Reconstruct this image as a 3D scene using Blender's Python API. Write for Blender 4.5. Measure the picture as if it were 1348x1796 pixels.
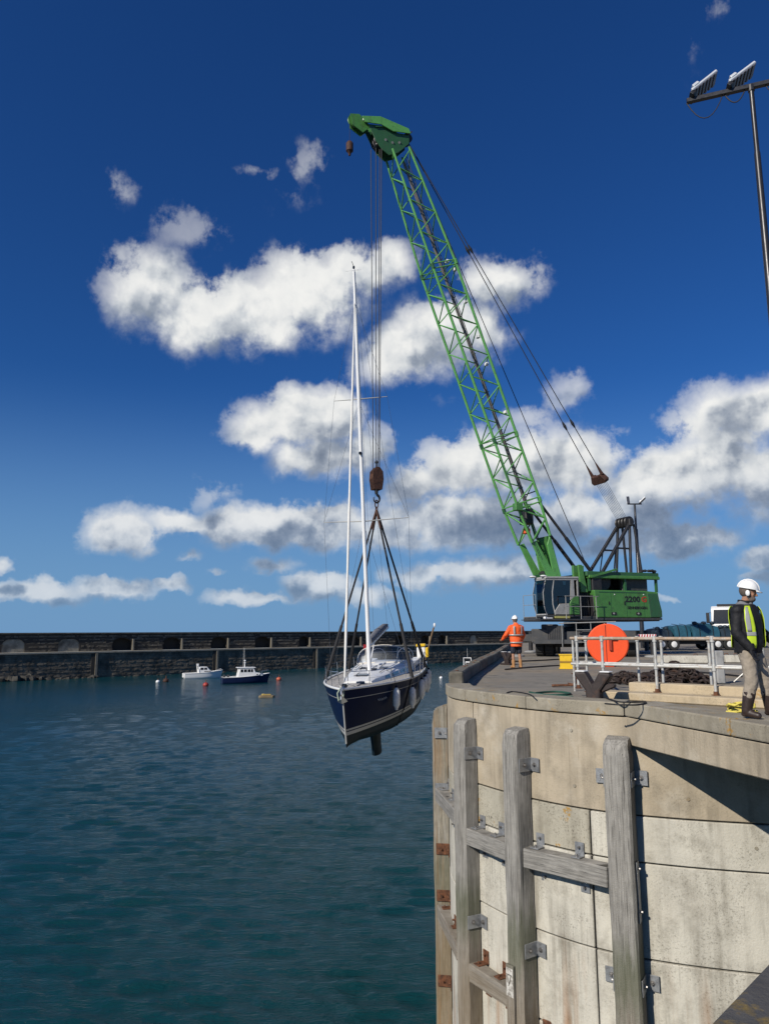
import bpy, bmesh, math, random
import numpy as np
from mathutils import Vector, Matrix, Quaternion
R_ = math.radians
scene = bpy.context.scene
COL = scene.collection
for _o in list(bpy.data.objects):
    bpy.data.objects.remove(_o)
rnd = random.Random(7)

# ------------------------------------------------------------------ camera
FPX, PW, PH, HY, CZ, ROLL = 1300.0, 1348.0, 1796.0, 1108.0, 1.3, -0.25
PITCH = math.atan((HY - PH / 2) / FPX)
CROT = Matrix.Rotation(math.pi / 2 + PITCH, 3, 'X') @ Matrix.Rotation(R_(ROLL), 3, 'Z')
CO = Vector((0, 0, CZ))
cam = bpy.data.cameras.new('camera')
cam.sensor_fit = 'VERTICAL'
cam.sensor_height = 24.0
cam.lens = 24.0 * FPX / PH
cam.clip_start = 0.05
cam.clip_end = 60000
camo = bpy.data.objects.new('camera', cam)
camo.matrix_world = Matrix.Translation(CO) @ CROT.to_4x4()
COL.objects.link(camo)
scene.camera = camo

def ray(x, y):
    return CROT @ Vector(((x - PW / 2) / FPX, -(y - PH / 2) / FPX, -1.0))
def at_z(x, y, z):
    d = ray(x, y); return CO + d * ((z - CZ) / d.z)
def at_y(x, y, Y):
    d = ray(x, y); return CO + d * (Y / d.y)
def at_pl(x, y, p0, n):
    d = ray(x, y); return CO + d * ((Vector(p0) - CO).dot(n) / d.dot(n))

# ------------------------------------------------------------------ light
SUN_EL, SUN_AZ = R_(33), math.atan2(-.70, -.714)       # azimuth clockwise from +Y
SUN_DIR = Vector((math.sin(SUN_AZ) * math.cos(SUN_EL), math.cos(SUN_AZ) * math.cos(SUN_EL), math.sin(SUN_EL)))
sun = bpy.data.lights.new('sun', 'SUN')
sun.energy = 4.6
sun.angle = R_(0.5)
sun.color = (1.0, 0.93, 0.82)
suno = bpy.data.objects.new('sun', sun)
suno.rotation_euler = SUN_DIR.to_track_quat('Z', 'Y').to_euler()
suno.location = (0, 0, 60)
COL.objects.link(suno)
scene.view_settings.view_transform = 'Standard'
scene.view_settings.look = 'None'
scene.view_settings.exposure = 0.0
scene.view_settings.gamma = 1.0
scene.view_settings.use_curve_mapping = False
scene.cycles.use_denoising = True
scene.cycles.max_bounces = 6
scene.cycles.diffuse_bounces = 1
scene.cycles.transparent_max_bounces = 8

# ------------------------------------------------------------------ node helper
class NT:
    def __init__(s, nt): s.nt = nt
    def n(s, typ, ins=(), **props):
        nd = s.nt.nodes.new(typ)
        for k, v in props.items(): setattr(nd, k, v)
        items = ins.items() if isinstance(ins, dict) else enumerate(ins)
        for k, v in items:
            if v is None: continue
            sk = nd.inputs[k]
            if isinstance(v, bpy.types.NodeSocket): s.nt.links.new(v, sk)
            elif isinstance(v, bpy.types.Node): s.nt.links.new(v.outputs[0], sk)
            else: sk.default_value = v
        return nd
    def m(s, op, a, b=None, c=None, clamp=False):
        return s.n('ShaderNodeMath', (a, b, c), operation=op, use_clamp=clamp).outputs[0]
    def vm(s, op, a, b=None, c=None):
        nd = s.n('ShaderNodeVectorMath', (a, b, c), operation=op)
        return nd.outputs[1] if op in ('DOT_PRODUCT', 'LENGTH') else nd.outputs[0]
    def noise(s, vec, scale, detail=5, rough=.55, dist=0, col=False, dims='3D'):
        nd = s.n('ShaderNodeTexNoise', {'Vector': vec, 'Scale': scale, 'Detail': detail, 'Roughness': rough, 'Distortion': dist}, noise_dimensions=dims)
        return nd.outputs['Color' if col else 'Fac']
    def mapr(s, v, a, b, c=0., d=1., typ='LINEAR'):
        return s.n('ShaderNodeMapRange', (v, a, b, c, d), interpolation_type=typ, clamp=True).outputs[0]
    def mix(s, f, a, b, typ='MIX'):
        nd = s.n('ShaderNodeMix', data_type='RGBA', blend_type=typ, clamp_factor=True)
        for k, v in ((0, f), (6, a), (7, b)):
            if isinstance(v, bpy.types.NodeSocket): s.nt.links.new(v, nd.inputs[k])
            elif k and len(v) == 3: nd.inputs[k].default_value = (*v, 1)
            else: nd.inputs[k].default_value = v
        return nd.outputs[2]
    def ramp(s, f, stops):
        nd = s.n('ShaderNodeValToRGB', (f,))
        el = nd.color_ramp.elements
        while len(el) < len(stops): el.new(.5)
        for e, (p, c) in zip(el, stops):
            e.position = p; e.color = (*c, 1) if len(c) == 3 else c
        return nd.outputs[0]

# ------------------------------------------------------------------ sky with clouds (world)
world = bpy.data.worlds.new('World')
scene.world = world
world.use_nodes = True
world.cycles.sampling_method = 'MANUAL'
world.cycles.sample_map_resolution = 512
w = NT(world.node_tree)
w.nt.nodes.clear()
SKY_STRENGTH = 0.05
CB, CN, G1, G2, G3, G4, L0 = .95, 2.3, .50, 1.05, .5, 1.5, .76
SKY_R, SKY_G, SKY_B = .36, .84, 1.52
nish = w.n('ShaderNodeTexSky', sky_type='NISHITA')
nish.sun_disc = False
nish.sun_elevation = SUN_EL
nish.sun_rotation = SUN_AZ
nish.altitude = 0
nish.air_density = 1.0
nish.dust_density = 0.3
nish.ozone_density = 2.5
gen = w.n('ShaderNodeTexCoord').outputs['Generated']
sep = w.n('ShaderNodeSeparateXYZ', (gen,))
uu = w.m('ARCTAN2', sep.outputs[0], sep.outputs[1])
vv = w.m('ARCSINE', sep.outputs[2])
P0 = w.n('ShaderNodeCombineXYZ', (uu, vv, 0.0)).outputs[0]
# cloud banks: where each heap of cloud stands in the sky, as seen in the photograph (pixel centre, radii, thickness)
CL = [  # big bright cloud
 (275,515,88,72,1),(345,555,105,62,1.05),(445,550,120,66,1.05),(545,520,115,72,1.05),(615,480,85,52,.95),(682,462,62,40,.8),(250,455,40,45,.55),
 # wisps
 (335,400,75,42,.32),(205,335,40,32,.34),(452,306,62,14,.24),(543,292,36,38,.36),(515,345,60,30,.22),(1212,75,30,62,.17),(1250,4,80,26,.17),
 # behind the boom
 (705,620,88,62,1),(785,585,110,72,1.05),(875,505,85,48,.9),(925,490,40,32,.5),(640,655,40,34,.4),
 # tall heap beside the mast
 (525,735,78,52,1.05),(585,728,62,48,1),(455,752,62,46,.9),(560,800,90,52,1),(640,790,60,52,.9),
 # bank low on the left
 (212,935,62,40,.9),(240,958,40,20,.6),(330,918,80,24,.7),(372,868,42,32,.4),(450,928,110,38,.95),(570,925,90,42,.95),(470,992,62,18,.65),(325,978,42,13,.4),(380,998,22,10,.35),
 (50,1036,100,20,.75),(200,1032,90,20,.7),(300,1024,32,15,.6),(110,1054,60,14,.4),(4,990,18,12,.6),(440,1048,72,18,.7),(555,1032,75,26,.8),(640,1046,70,20,.6),
 # great bank behind the crane
 (1000,690,52,52,.5),(930,735,75,36,.45),(775,705,52,14,.22),(725,850,70,52,.9),(830,825,115,70,1),(970,820,125,70,1.05),(800,910,150,50,1),(920,915,120,50,.95),(700,940,70,36,.8),(1110,905,90,45,.8),(1010,900,90,45,.85),(850,1008,115,32,.85),(730,1005,70,28,.7),(960,985,80,22,.5),
 (1150,850,110,62,1),(1275,745,95,62,1),(1345,715,60,48,.95),(1240,835,130,70,1.05),(1340,850,100,66,1.05),(1170,945,115,38,.9),(1345,985,52,26,.8),(1340,1018,44,16,.6),(1165,1052,34,9,.22),(1060,960,60,26,.6),
]
def skyuv(px, py):
    d = ray(px, py).normalized()
    return math.atan2(d.x, d.y), math.asin(d.z)
warp = w.vm('MULTIPLY', w.vm('SUBTRACT', w.noise(P0, 16, 4, .6, col=True, dims='2D'), (.5, .5, .5)), (.045, .04, 0))
CLU = []
for (cx, cy, a, b, amp) in CL:
    u, v = skyuv(cx, cy)
    if cy > 880: amp += .22
    if amp < .42: a *= 1.5; b *= 1.45; amp -= .09
    CLU.append((u, v, a * 1.18 / FPX, b * 1.18 / FPX, amp))
OFF = (-.014, .030, 0)
PW0 = w.vm('ADD', P0, warp)
PW1 = w.vm('ADD', PW0, OFF)
def billow(P, d):      # rounded cauliflower heads
    q = w.vm('ADD', P, w.vm('MULTIPLY', w.vm('SUBTRACT', w.noise(P, 34, 3, .6, col=True, dims='2D'), (.5, .5, .5)), (.032, .032, 0)))
    nd = w.n('ShaderNodeTexVoronoi', {'Vector': q, 'Scale': 20., 'Detail': d, 'Roughness': .52, 'Lacunarity': 2.3}, voronoi_dimensions='2D', feature='F1', normalize=True)
    return w.m('SUBTRACT', 1., nd.outputs['Distance'])
b1 = billow(P0, 3.)
b2 = billow(w.vm('ADD', P0, (-.0065, .013, 0)), 1.)
b1s = billow(P0, 1.)
n1 = w.noise(P0, 15, 7, .62, dims='2D')
m1 = w.noise(P0, 9, 2, .5, dims='2D')
m2 = w.noise(w.vm('ADD', P0, (-.016, .036, 0)), 9, 2, .5, dims='2D')
K = 1 / SKY_STRENGTH
# clear sky: the physical sky, deepened as a phone camera renders it
skyc = w.n('ShaderNodeHueSaturation', {'Hue': .5, 'Saturation': 1.15, 'Value': 1.0, 'Color': nish.outputs[0]}).outputs[0]
skyc = w.vm('MULTIPLY', skyc, (SKY_R, SKY_G, SKY_B))
haze = w.mapr(vv, -.02, .34, 0.92, 0.0, 'SMOOTHSTEP')
skyc = w.mix(haze, skyc, [x * K for x in (.165, .325, .56)])
mist = w.mapr(vv, .01, .20, .45, 0.)
fade = w.mapr(vv, -.002, .03)
low = w.mapr(vv, .05, .38, .62, .06)
def sky_bg(field):
    """background with the clouds of one stretch of sky; field(P) is their thickness"""
    if field is None:
        return w.n('ShaderNodeBackground', {'Color': skyc, 'Strength': SKY_STRENGTH}).outputs[0]
    F1, F2 = field(PW0), field(PW1)
    rough_ = w.m('ADD', w.m('MULTIPLY', w.m('SUBTRACT', b1, .66), CB), w.m('MULTIPLY', w.m('SUBTRACT', n1, .5), CN))
    dens = w.m('ADD', rough_, F1)
    big = w.m('SUBTRACT', F1, F2)                     # above zero on the sunlit upper side of a heap
    soft = w.mapr(big, -.25, .35, 1.15, .5)
    alpha = w.mapr(w.m('DIVIDE', w.m('ADD', dens, .05), soft), 0., 1., typ='SMOOTHSTEP')
    alpha = w.m('MULTIPLY', alpha, w.m('POWER', w.mapr(F1, -.5, .75, .02, 1.), 1.8))
    grad = w.m('ADD', w.m('MULTIPLY', big, G1), w.m('ADD', w.m('MULTIPLY', w.m('SUBTRACT', b1s, b2), G2), w.m('ADD', w.m('MULTIPLY', w.m('SUBTRACT', n1, .5), G3), w.m('MULTIPLY', w.m('SUBTRACT', m1, m2), G4))))
    thick = w.mapr(dens, .1, 1.2)
    lit = w.mapr(w.m('ADD', w.m('SUBTRACT', grad, w.m('MULTIPLY', thick, low)), L0), 0., 1.15, typ='SMOOTHSTEP')
    lit = w.m('MULTIPLY_ADD', w.m('SUBTRACT', .72, lit), w.m('MULTIPLY', w.m('SUBTRACT', 1., thick), .6), lit)
    cc = w.ramp(lit, [(0, (.14, .18, .255)), (.35, (.30, .345, .42)), (.7, (.62, .65, .68)), (1, (.88, .88, .86))])
    sc_ = w.n('ShaderNodeVectorMath', (cc,), operation='SCALE'); sc_.inputs['Scale'].default_value = K
    cc = w.mix(mist, sc_.outputs[0], skyc)
    return w.n('ShaderNodeBackground', {'Color': w.mix(w.m('MULTIPLY', alpha, fade), skyc, cc), 'Strength': SKY_STRENGTH}).outputs[0]
def bank_field(blobs):
    def field(P):
        F = None
        for (u, v, a, b, amp) in blobs:
            q = w.vm('MULTIPLY_ADD', P, (1 / a, 1 / b, 0), (-u / a, -v / b, 0))
            d = w.m('SUBTRACT', amp, w.vm('DOT_PRODUCT', q, q))
            F = d if F is None else w.m('SMOOTH_MAX', F, d, .25)
        return w.m('MAXIMUM', F, -2.0)
    return field
def wide_field(P):      # the same broken cloud goes on outside the stretch the photograph shows
    s2 = w.n('ShaderNodeSeparateXYZ', (P,))
    g = w.m('MULTIPLY_ADD', w.noise(w.vm('MULTIPLY', P, (1, 2.2, 1)), 3.2, 2, .5, dims='2D'), 5.0, -3.2)
    out = w.m('MAXIMUM', w.mapr(w.m('ABSOLUTE', s2.outputs[0]), .64, .85), w.mapr(s2.outputs[1], .85, 1.0))
    return w.m('MULTIPLY_ADD', w.m('ADD', g, 1.), out, -1.)
wf = wide_field
bf = bank_field(CLU)
shader = sky_bg(lambda P: w.m('MAXIMUM', bf(P), wf(P)))
w.n('ShaderNodeOutputWorld', (shader,))

# ------------------------------------------------------------------ mesh helper
class MB:
    def __init__(s, M=None):
        s.v = []; s.f = []; s.M = M or Matrix()
    def add(s, vs, fs):
        o = len(s.v); M = s.M
        s.v += [M @ Vector(p) for p in vs]
        s.f += [tuple(i + o for i in f) for f in fs]
        return s
    def box(s, c, d, R=None):
        c = Vector(c); a, b, h = d[0] / 2, d[1] / 2, d[2] / 2
        vs = [Vector((x, y, z)) for z in (-h, h) for y in (-b, b) for x in (-a, a)]
        if R is not None: vs = [R @ p for p in vs]
        return s.add([p + c for p in vs], [(0, 2, 3, 1), (4, 5, 7, 6), (0, 1, 5, 4), (2, 6, 7, 3), (0, 4, 6, 2), (1, 3, 7, 5)])
    def box2(s, lo, hi):
        lo = Vector(lo); hi = Vector(hi)
        return s.box((lo + hi) / 2, hi - lo)
    def bar(s, p, q, wd, ht, up=(0, 0, 1)):
        p = Vector(p); q = Vector(q); d = (q - p).normalized(); u = Vector(up)
        if abs(d.dot(u)) > .98: u = Vector((1, 0, 0))
        x = d.cross(u).normalized(); z = x.cross(d)
        vs = [e + x * a * wd / 2 + z * b * ht / 2 for e in (p, q) for a, b in ((-1, -1), (1, -1), (1, 1), (-1, 1))]
        return s.add(vs, [(0, 1, 2, 3), (7, 6, 5, 4), (0, 4, 5, 1), (1, 5, 6, 2), (2, 6, 7, 3), (3, 7, 4, 0)])
    def tube(s, pts, r, n=8, cap=True, closed=False):
        pts = [Vector(p) for p in pts]; m = len(pts)
        rr = r if isinstance(r, (list, tuple)) else [r] * m
        rings = []; pu = None
        for i in range(m):
            if closed: t = pts[(i + 1) % m] - pts[i - 1]
            else: t = pts[min(i + 1, m - 1)] - pts[max(i - 1, 0)]
            t.normalize()
            if pu is None: pu = Vector((0, 0, 1)) if abs(t.z) < .9 else Vector((1, 0, 0))
            x = t.cross(pu)
            x = x.normalized() if x.length > 1e-6 else t.orthogonal().normalized()
            pu = x.cross(t)
            rings.append([pts[i] + (x * math.cos(k * 2 * math.pi / n) + pu * math.sin(k * 2 * math.pi / n)) * rr[i] for k in range(n)])
        return s.loft(rings, cap and not closed, closed)
    def cyl(s, p, q, r0, r1=None, n=10):
        return s.tube([p, q], [r0, r0 if r1 is None else r1], n)
    def loft(s, rings, cap=True, closed=False):
        n = len(rings[0]); vs = [p for r in rings for p in r]; fs = []; m = len(rings)
        for i in range(m if closed else m - 1):
            for k in range(n):
                a = i * n + k; b = i * n + (k + 1) % n; j = (i + 1) % m
                fs.append((a, b, j * n + (k + 1) % n, j * n + k))
        if cap:
            fs.append(tuple(range(n - 1, -1, -1))); fs.append(tuple((m - 1) * n + k for k in range(n)))
        return s.add(vs, fs)
    def grid(s, rows, double=False):
        n = len(rows[0]); vs = [p for r in rows for p in r]
        fs = [(i * n + k, i * n + k + 1, (i + 1) * n + k + 1, (i + 1) * n + k) for i in range(len(rows) - 1) for k in range(n - 1)]
        return s.add(vs, fs)
    def prism(s, poly, lo, hi, f=lambda a, b, t: (a, b, t)):
        n = len(poly)
        vs = [f(a, b, lo) for a, b in poly] + [f(a, b, hi) for a, b in poly]
        fs = [tuple(range(n - 1, -1, -1)), tuple(range(n, 2 * n))] + [(k, (k + 1) % n, n + (k + 1) % n, n + k) for k in range(n)]
        return s.add(vs, fs)
    def ball(s, c, r, nu=12, nv=8, R=None):
        c = Vector(c); r = Vector(r) if hasattr(r, '__len__') else Vector((r, r, r)); vs = []; fs = []
        for j in range(1, nv):
            t = math.pi * j / nv
            for i in range(nu):
                a = 2 * math.pi * i / nu
                vs.append(Vector((r.x * math.sin(t) * math.cos(a), r.y * math.sin(t) * math.sin(a), r.z * math.cos(t))))
        vs += [Vector((0, 0, r.z)), Vector((0, 0, -r.z))]; T = len(vs) - 2
        for j in range(nv - 2):
            for i in range(nu):
                a = j * nu + i; b = j * nu + (i + 1) % nu
                fs.append((a, a + nu, b + nu, b))
        for i in range(nu):
            fs.append((T, i, (i + 1) % nu)); k = (nv - 2) * nu
            fs.append((T + 1, k + (i + 1) % nu, k + i))
        if R is not None: vs = [R @ p for p in vs]
        return s.add([p + c for p in vs], fs)
    def lathe(s, prof, n=16, M=None):
        M = M or Matrix(); rings = []
        for r, z in prof:
            r = max(r, 1e-4)
            rings.append([M @ Vector((r * math.cos(2 * math.pi * k / n), r * math.sin(2 * math.pi * k / n), z)) for k in range(n)])
        return s.loft(rings)
    def build(s, name, mat, parent=None, smooth=None, bevel=0, seg=1, fix=True):
        off = Vector((0, 0, 0)); p = parent
        while p is not None:
            off += p.location; p = p.parent
        me = bpy.data.meshes.new(name)
        me.from_pydata([tuple(q - off) for q in s.v], [], s.f)
        if fix:
            bm = bmesh.new(); bm.from_mesh(me)
            bmesh.ops.recalc_face_normals(bm, faces=bm.faces)
            bm.to_mesh(me); bm.free()
        me.materials.append(mat)
        if smooth:
            for f in me.polygons: f.use_smooth = True
            me.set_sharp_from_angle(angle=R_(smooth))
        o = bpy.data.objects.new(name, me)
        COL.objects.link(o)
        if parent is not None: o.parent = parent
        if bevel:
            b = o.modifiers.new('bevel', 'BEVEL'); b.width = bevel; b.segments = seg; b.limit_method = 'ANGLE'; b.angle_limit = R_(40)
        return o

def tag(o, label=None, cat=None, group=None, kind=None):
    if label: o['label'] = label
    if cat: o['category'] = cat
    if group: o['group'] = group
    if kind: o['kind'] = kind
    return o
def thing(name, loc, label, cat, group=None):
    o = bpy.data.objects.new(name, None)
    o.empty_display_size = .2
    o.location = loc
    COL.objects.link(o)
    return tag(o, label, cat, group)
def copy_tree(o, parent=None):
    c = o.copy(); COL.objects.link(c)
    if parent is not None: c.parent = parent
    for ch in o.children: copy_tree(ch, c)
    return c

# ------------------------------------------------------------------ materials
def mat(name, col, rough=.6, metal=0., var=.12, vs=3., dirt=None, streak=None, bump=.0, bs=40., spec=.5, coat=0., extra=None, coord='pos'):
    m = bpy.data.materials.new(name); m.use_nodes = True
    t = NT(m.node_tree); t.nt.nodes.clear()
    P = t.n('ShaderNodeNewGeometry').outputs['Position'] if coord == 'pos' else t.n('ShaderNodeTexCoord').outputs['Object']
    a = t.noise(P, vs, 5, .6)
    c = t.mix(t.mapr(a, .25, .75), [x * (1 - var) for x in col], [min(1, x * (1 + var)) for x in col])
    if dirt:      # (colour, scale, low, high, amount)
        dc, ds, lo, hi, am = dirt
        c = t.mix(t.m('MULTIPLY', t.mapr(t.noise(P, ds, 6, .65), lo, hi), am), c, dc)
    if streak:    # (colour, scale, low, high, amount): long vertical runs
        dc, ds, lo, hi, am = streak
        q = t.vm('MULTIPLY', P, (1, 1, .05))
        c = t.mix(t.m('MULTIPLY', t.mapr(t.noise(q, ds, 5, .6), lo, hi), am), c, dc)
    if extra: c = extra(t, P, c)
    b = t.n('ShaderNodeBsdfPrincipled', {'Base Color': c, 'Metallic': metal, 'Specular IOR Level': spec, 'Coat Weight': coat})
    t.nt.links.new(t.mapr(t.noise(P, vs * 4, 3), .2, .8, max(.02, rough - .08), min(1, rough + .08)), b.inputs['Roughness'])
    if bump:
        bn = t.n('ShaderNodeBump', {'Strength': min(1, bump), 'Distance': .02, 'Height': t.noise(P, bs, 5, .6)})
        t.nt.links.new(bn.outputs[0], b.inputs['Normal'])
    t.n('ShaderNodeOutputMaterial', (b,))
    return m
# ------------------------------------------------------------------ water
ZW = -7.7
def water_mat():
    m = bpy.data.materials.new('sea_water'); m.use_nodes = True
    t = NT(m.node_tree); t.nt.nodes.clear()
    P = t.n('ShaderNodeNewGeometry').outputs['Position']
    c = t.mix(t.mapr(t.noise(P, .035, 3), .35, .65), (.0035, .037, .043), (.005, .044, .064))
    h = t.m('ADD', t.m('MULTIPLY', t.noise(t.vm('MULTIPLY', P, (.32, 1.5, 1)), 2.8, 5, .65), .42),
            t.m('MULTIPLY', t.noise(t.vm('MULTIPLY', P, (.55, 1.3, 1)), .28, 3, .5), .45))
    h = t.m('ADD', h, t.m('MULTIPLY', t.noise(t.vm('MULTIPLY', P, (.6, 1.3, 1)), 8.5, 3, .6), .2))
    bn = t.n('ShaderNodeBump', {'Strength': 1., 'Distance': .2, 'Height': h})
    b = t.n('ShaderNodeBsdfPrincipled', {'Base Color': c, 'Roughness': .12, 'IOR': 1.33, 'Specular IOR Level': .31, 'Normal': bn.outputs[0]})
    t.n('ShaderNodeOutputMaterial', (b,))
    return m
def spaced(lo, hi, d0, d1, far, g=1.35):
    a = [lo]; 
    while a[-1] < hi: a.append(a[-1] + d0 + (d1 - d0) * (a[-1] - lo) / (hi - lo))
    up = [a[-1]]; st = d1
    while up[-1] < far[1]: st *= g; up.append(up[-1] + st)
    dn = [lo]; st = d0
    while dn[-1] > far[0]: st *= g; dn.append(dn[-1] - st)
    return np.array(dn[:0:-1] + a + up[1:])
def make_water():
    xs = np.concatenate([-spaced(0, 95, .11, .75, (0, 25000))[::-1] - 3.03, spaced(0, 45, .11, .7, (0, 25000)) - 2.9])
    ys = spaced(15, 240, .085, 1.5, (-3000, 40000))
    X, Y = np.meshgrid(xs, ys)
    dx = np.gradient(xs)[None, :]; dy = np.gradient(ys)[:, None]
    sp = np.maximum(dx, dy * .6)
    rs = np.random.RandomState(3); Z = np.zeros_like(X)
    for i in range(110):
        lam = .22 * (6.5 ** rs.rand()); k = 2 * math.pi / lam
        th = rs.normal(-1.6, .24 + .25 * (i % 5 == 0)); amp = .0078 * lam ** .9 * (.4 + rs.rand())
        ph = rs.rand() * 6.28
        Z += amp * np.clip(lam / (2.3 * sp) - 1, 0, 1) * np.sin(k * (X * math.cos(th) + Y * math.sin(th)) + ph)
    Z *= .62
    Z += .8 * Z * np.abs(Z)
    Z *= np.clip((420 - Y) / 150, 0, 1) * np.clip((Y - 5) / 10, 0, 1)
    n = len(xs); V = np.stack([X, Y, Z + ZW], -1).reshape(-1, 3)
    me = bpy.data.meshes.new('water')
    i = np.arange(len(ys) - 1)[:, None] * n + np.arange(n - 1)[None, :]
    Fq = np.stack([i, i + 1, i + n + 1, i + n], -1).reshape(-1, 4)
    me.vertices.add(len(V)); me.vertices.foreach_set('co', V.ravel())
    me.loops.add(Fq.size); me.loops.foreach_set('vertex_index', Fq.ravel())
    me.polygons.add(len(Fq)); me.polygons.foreach_set('loop_start', np.arange(0, Fq.size, 4)); me.polygons.foreach_set('loop_total', np.full(len(Fq), 4))
    me.polygons.foreach_set('use_smooth', np.ones(len(Fq), bool))
    me.update(); me.materials.append(water_mat())
    o = bpy.data.objects.new('water', me); COL.objects.link(o)
    tag(o, 'dark teal rippled harbour water', 'water', kind='structure')
make_water()
# ------------------------------------------------------------------ quay
def proj(P):
    q = CROT.transposed() @ (Vector(P) - CO)
    return (PW / 2 + FPX * q.x / -q.z, PH / 2 - FPX * q.y / -q.z)

def concrete(name, col, pits=.5, rust=0., lich=0., dark=.35, green=0.):
    def ex(t, P, c):
        # rain streaks, pits, lichen
        q = t.vm('MULTIPLY', P, (1, 1, .07))
        st = t.m('MULTIPLY', t.mapr(t.noise(q, 5.0, 6, .62), .46, .74), t.mapr(t.noise(P, .8, 3), .35, .65))
        c = t.mix(t.m('MULTIPLY', st, dark), c, (.115, .098, .07))
        st2 = t.mapr(t.noise(t.vm('MULTIPLY', P, (1, 1, .03)), 23., 3, .5), .60, .72)
        c = t.mix(t.m('MULTIPLY', t.m('MULTIPLY', st2, t.mapr(t.noise(P, 1.1, 2), .45, .7)), .55 * dark + .1), c, (.07, .06, .048))
        c = t.mix(t.mapr(t.noise(P, 1.7, 5, .6), .52, .75, 0, .4), c, (.60, .56, .47))
        pm = t.mapr(t.noise(P, 1.3, 3), .42, .62)
        c = t.mix(t.m('MULTIPLY', t.mapr(t.noise(P, 2.3, 6, .7), .5, .72), .55 * dark), c, (.17, .15, .115))
        pt = t.mapr(t.noise(P, 30, 3, .75), .54, .64)
        c = t.mix(t.m('MULTIPLY', t.m('MULTIPLY', pt, pm), pits), c, (.085, .075, .055))
        if lich:
            lm = t.m('MULTIPLY', t.mapr(t.noise(P, 3.1, 4, .6), .60, .66), t.mapr(t.noise(P, 26, 3), .42, .55))
            c = t.mix(t.m('MULTIPLY', lm, lich), c, (.36, .19, .02))
        if rust:
            rs = t.mapr(t.noise(q, 3.1, 4, .6), .52, .7)
            z = t.n('ShaderNodeSeparateXYZ', (P,)).outputs[2]
            c = t.mix(t.m('MULTIPLY', t.m('MULTIPLY', rs, t.mapr(z, -3.8, -5.6)), rust), c, (.28, .11, .02))
        return c
    return mat(name, col, .85, var=.16, vs=1.4, bump=.35, bs=26, spec=.25, extra=ex)
M_CONC_TOP = concrete('stained_tan_concrete', (.40, .34, .25), pits=.3, dark=.85)
M_CONC_PIT = concrete('pitted_concrete', (.37, .345, .275), pits=1., lich=1., dark=.7)
M_CONC_PALE = concrete('pale_concrete', (.53, .505, .43), pits=.5, rust=.8, dark=.95)
M_CONC_CAP = concrete('grey_brown_concrete', (.29, .26, .20), pits=.6, lich=.8, dark=.6)
M_CONC_DARK = concrete('dark_joint_concrete', (.045, .04, .035), pits=.2)
M_CONC_STEP = concrete('sandy_concrete', (.48, .39, .26), pits=.4, lich=.5, dark=.4)
def deck_extra(t, P, c):
    c = t.mix(t.mapr(t.noise(t.vm('MULTIPLY', P, (1, .35, 1)), 1.1, 6, .65), .45, .75, 0, .6), c, (.13, .125, .11))
    c = t.mix(t.mapr(t.noise(P, .35, 3), .45, .62, 0, .55), c, (.33, .26, .17))
    c = t.mix(t.mapr(t.noise(P, 9, 4, .7), .58, .7, 0, .35), c, (.09, .085, .075))
    c = t.mix(t.m('MULTIPLY', t.mapr(t.noise(P, .9, 5, .7), .56, .64), .6), c, (.06, .056, .05))
    # day joints between the poured bays
    s = t.n('ShaderNodeSeparateXYZ', (t.vm('ADD', P, (0, 0, 0)),))
    d = t.m('ADD', t.m('MULTIPLY', s.outputs[1], .2632), t.m('MULTIPLY', s.outputs[0], -.06))
    fr = t.m('ABSOLUTE', t.m('SUBTRACT', t.m('FRACT', d), .5))
    return t.mix(t.mapr(fr, .007, .003), c, (.05, .045, .04))
M_DECK = mat('quay_deck_concrete', (.235, .215, .18), .9, var=.22, vs=.9, bump=.4, bs=20, spec=.2, extra=deck_extra)

def wood(name, col, grn=0., brown=0., lie=False):
    def ex(t, P, c):
        g = t.vm('MULTIPLY', P, (.05, .05, 1) if lie else (1, 1, .045))
        c = t.mix(t.mapr(t.noise(g, 38, 5, .65, .4), .42, .66, 0, .75), c, [x * .34 for x in col])
        c = t.mix(t.mapr(t.noise(g, 11, 4, .6), .5, .7, 0, .5), c, (.40, .385, .35))
        crack = t.mapr(t.noise(t.vm('MULTIPLY', P, (.03, .03, 1) if lie else (1, 1, .02)), 60, 2, .5), .66, .70)
        c = t.mix(t.m('MULTIPLY', crack, .8), c, (.02, .018, .015))
        z = t.n('ShaderNodeSeparateXYZ', (P,)).outputs[2]
        zz = t.m('MULTIPLY_ADD', t.noise(g, 6, 4), 1.6, z)
        low = t.mapr(zz, -3.1, -4.9)
        c = t.mix(t.m('MULTIPLY', low, .55), c, (.20, .14, .07))
        alg = t.m('MULTIPLY', t.mapr(zz, -2.6, -3.1), t.mapr(zz, -4.1, -3.5))
        c = t.mix(t.m('MULTIPLY', alg, grn), c, (.075, .085, .04))
        if brown:
            c = t.mix(t.m('MULTIPLY', t.mapr(t.noise(g, 9, 4, .6), .50, .62), brown), c, (.24, .125, .04))
        return c
    return mat(name, col, .82, var=.2, vs=6, bump=.55, bs=55, spec=.25, extra=ex)
M_WOOD = wood('silvered_timber', (.285, .272, .245), .6)
M_WOOD_H = wood('silvered_timber_beam', (.275, .263, .238), .2, 0, True)
M_WOOD_B = wood('split_brown_timber', (.26, .235, .185), .4, .4)
M_WOOD_K = mat('dark_kerb_timber', (.17, .155, .125), .85, var=.3, vs=2.5, bump=.5, bs=40, spec=.25, dirt=((.05, .048, .04), 3, .45, .65, .7))
M_GALV = mat('galvanised_steel', (.30, .31, .32), .48, .55, var=.25, vs=9, dirt=((.10, .10, .10), 8, .5, .7, .6), bump=.08)
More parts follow.
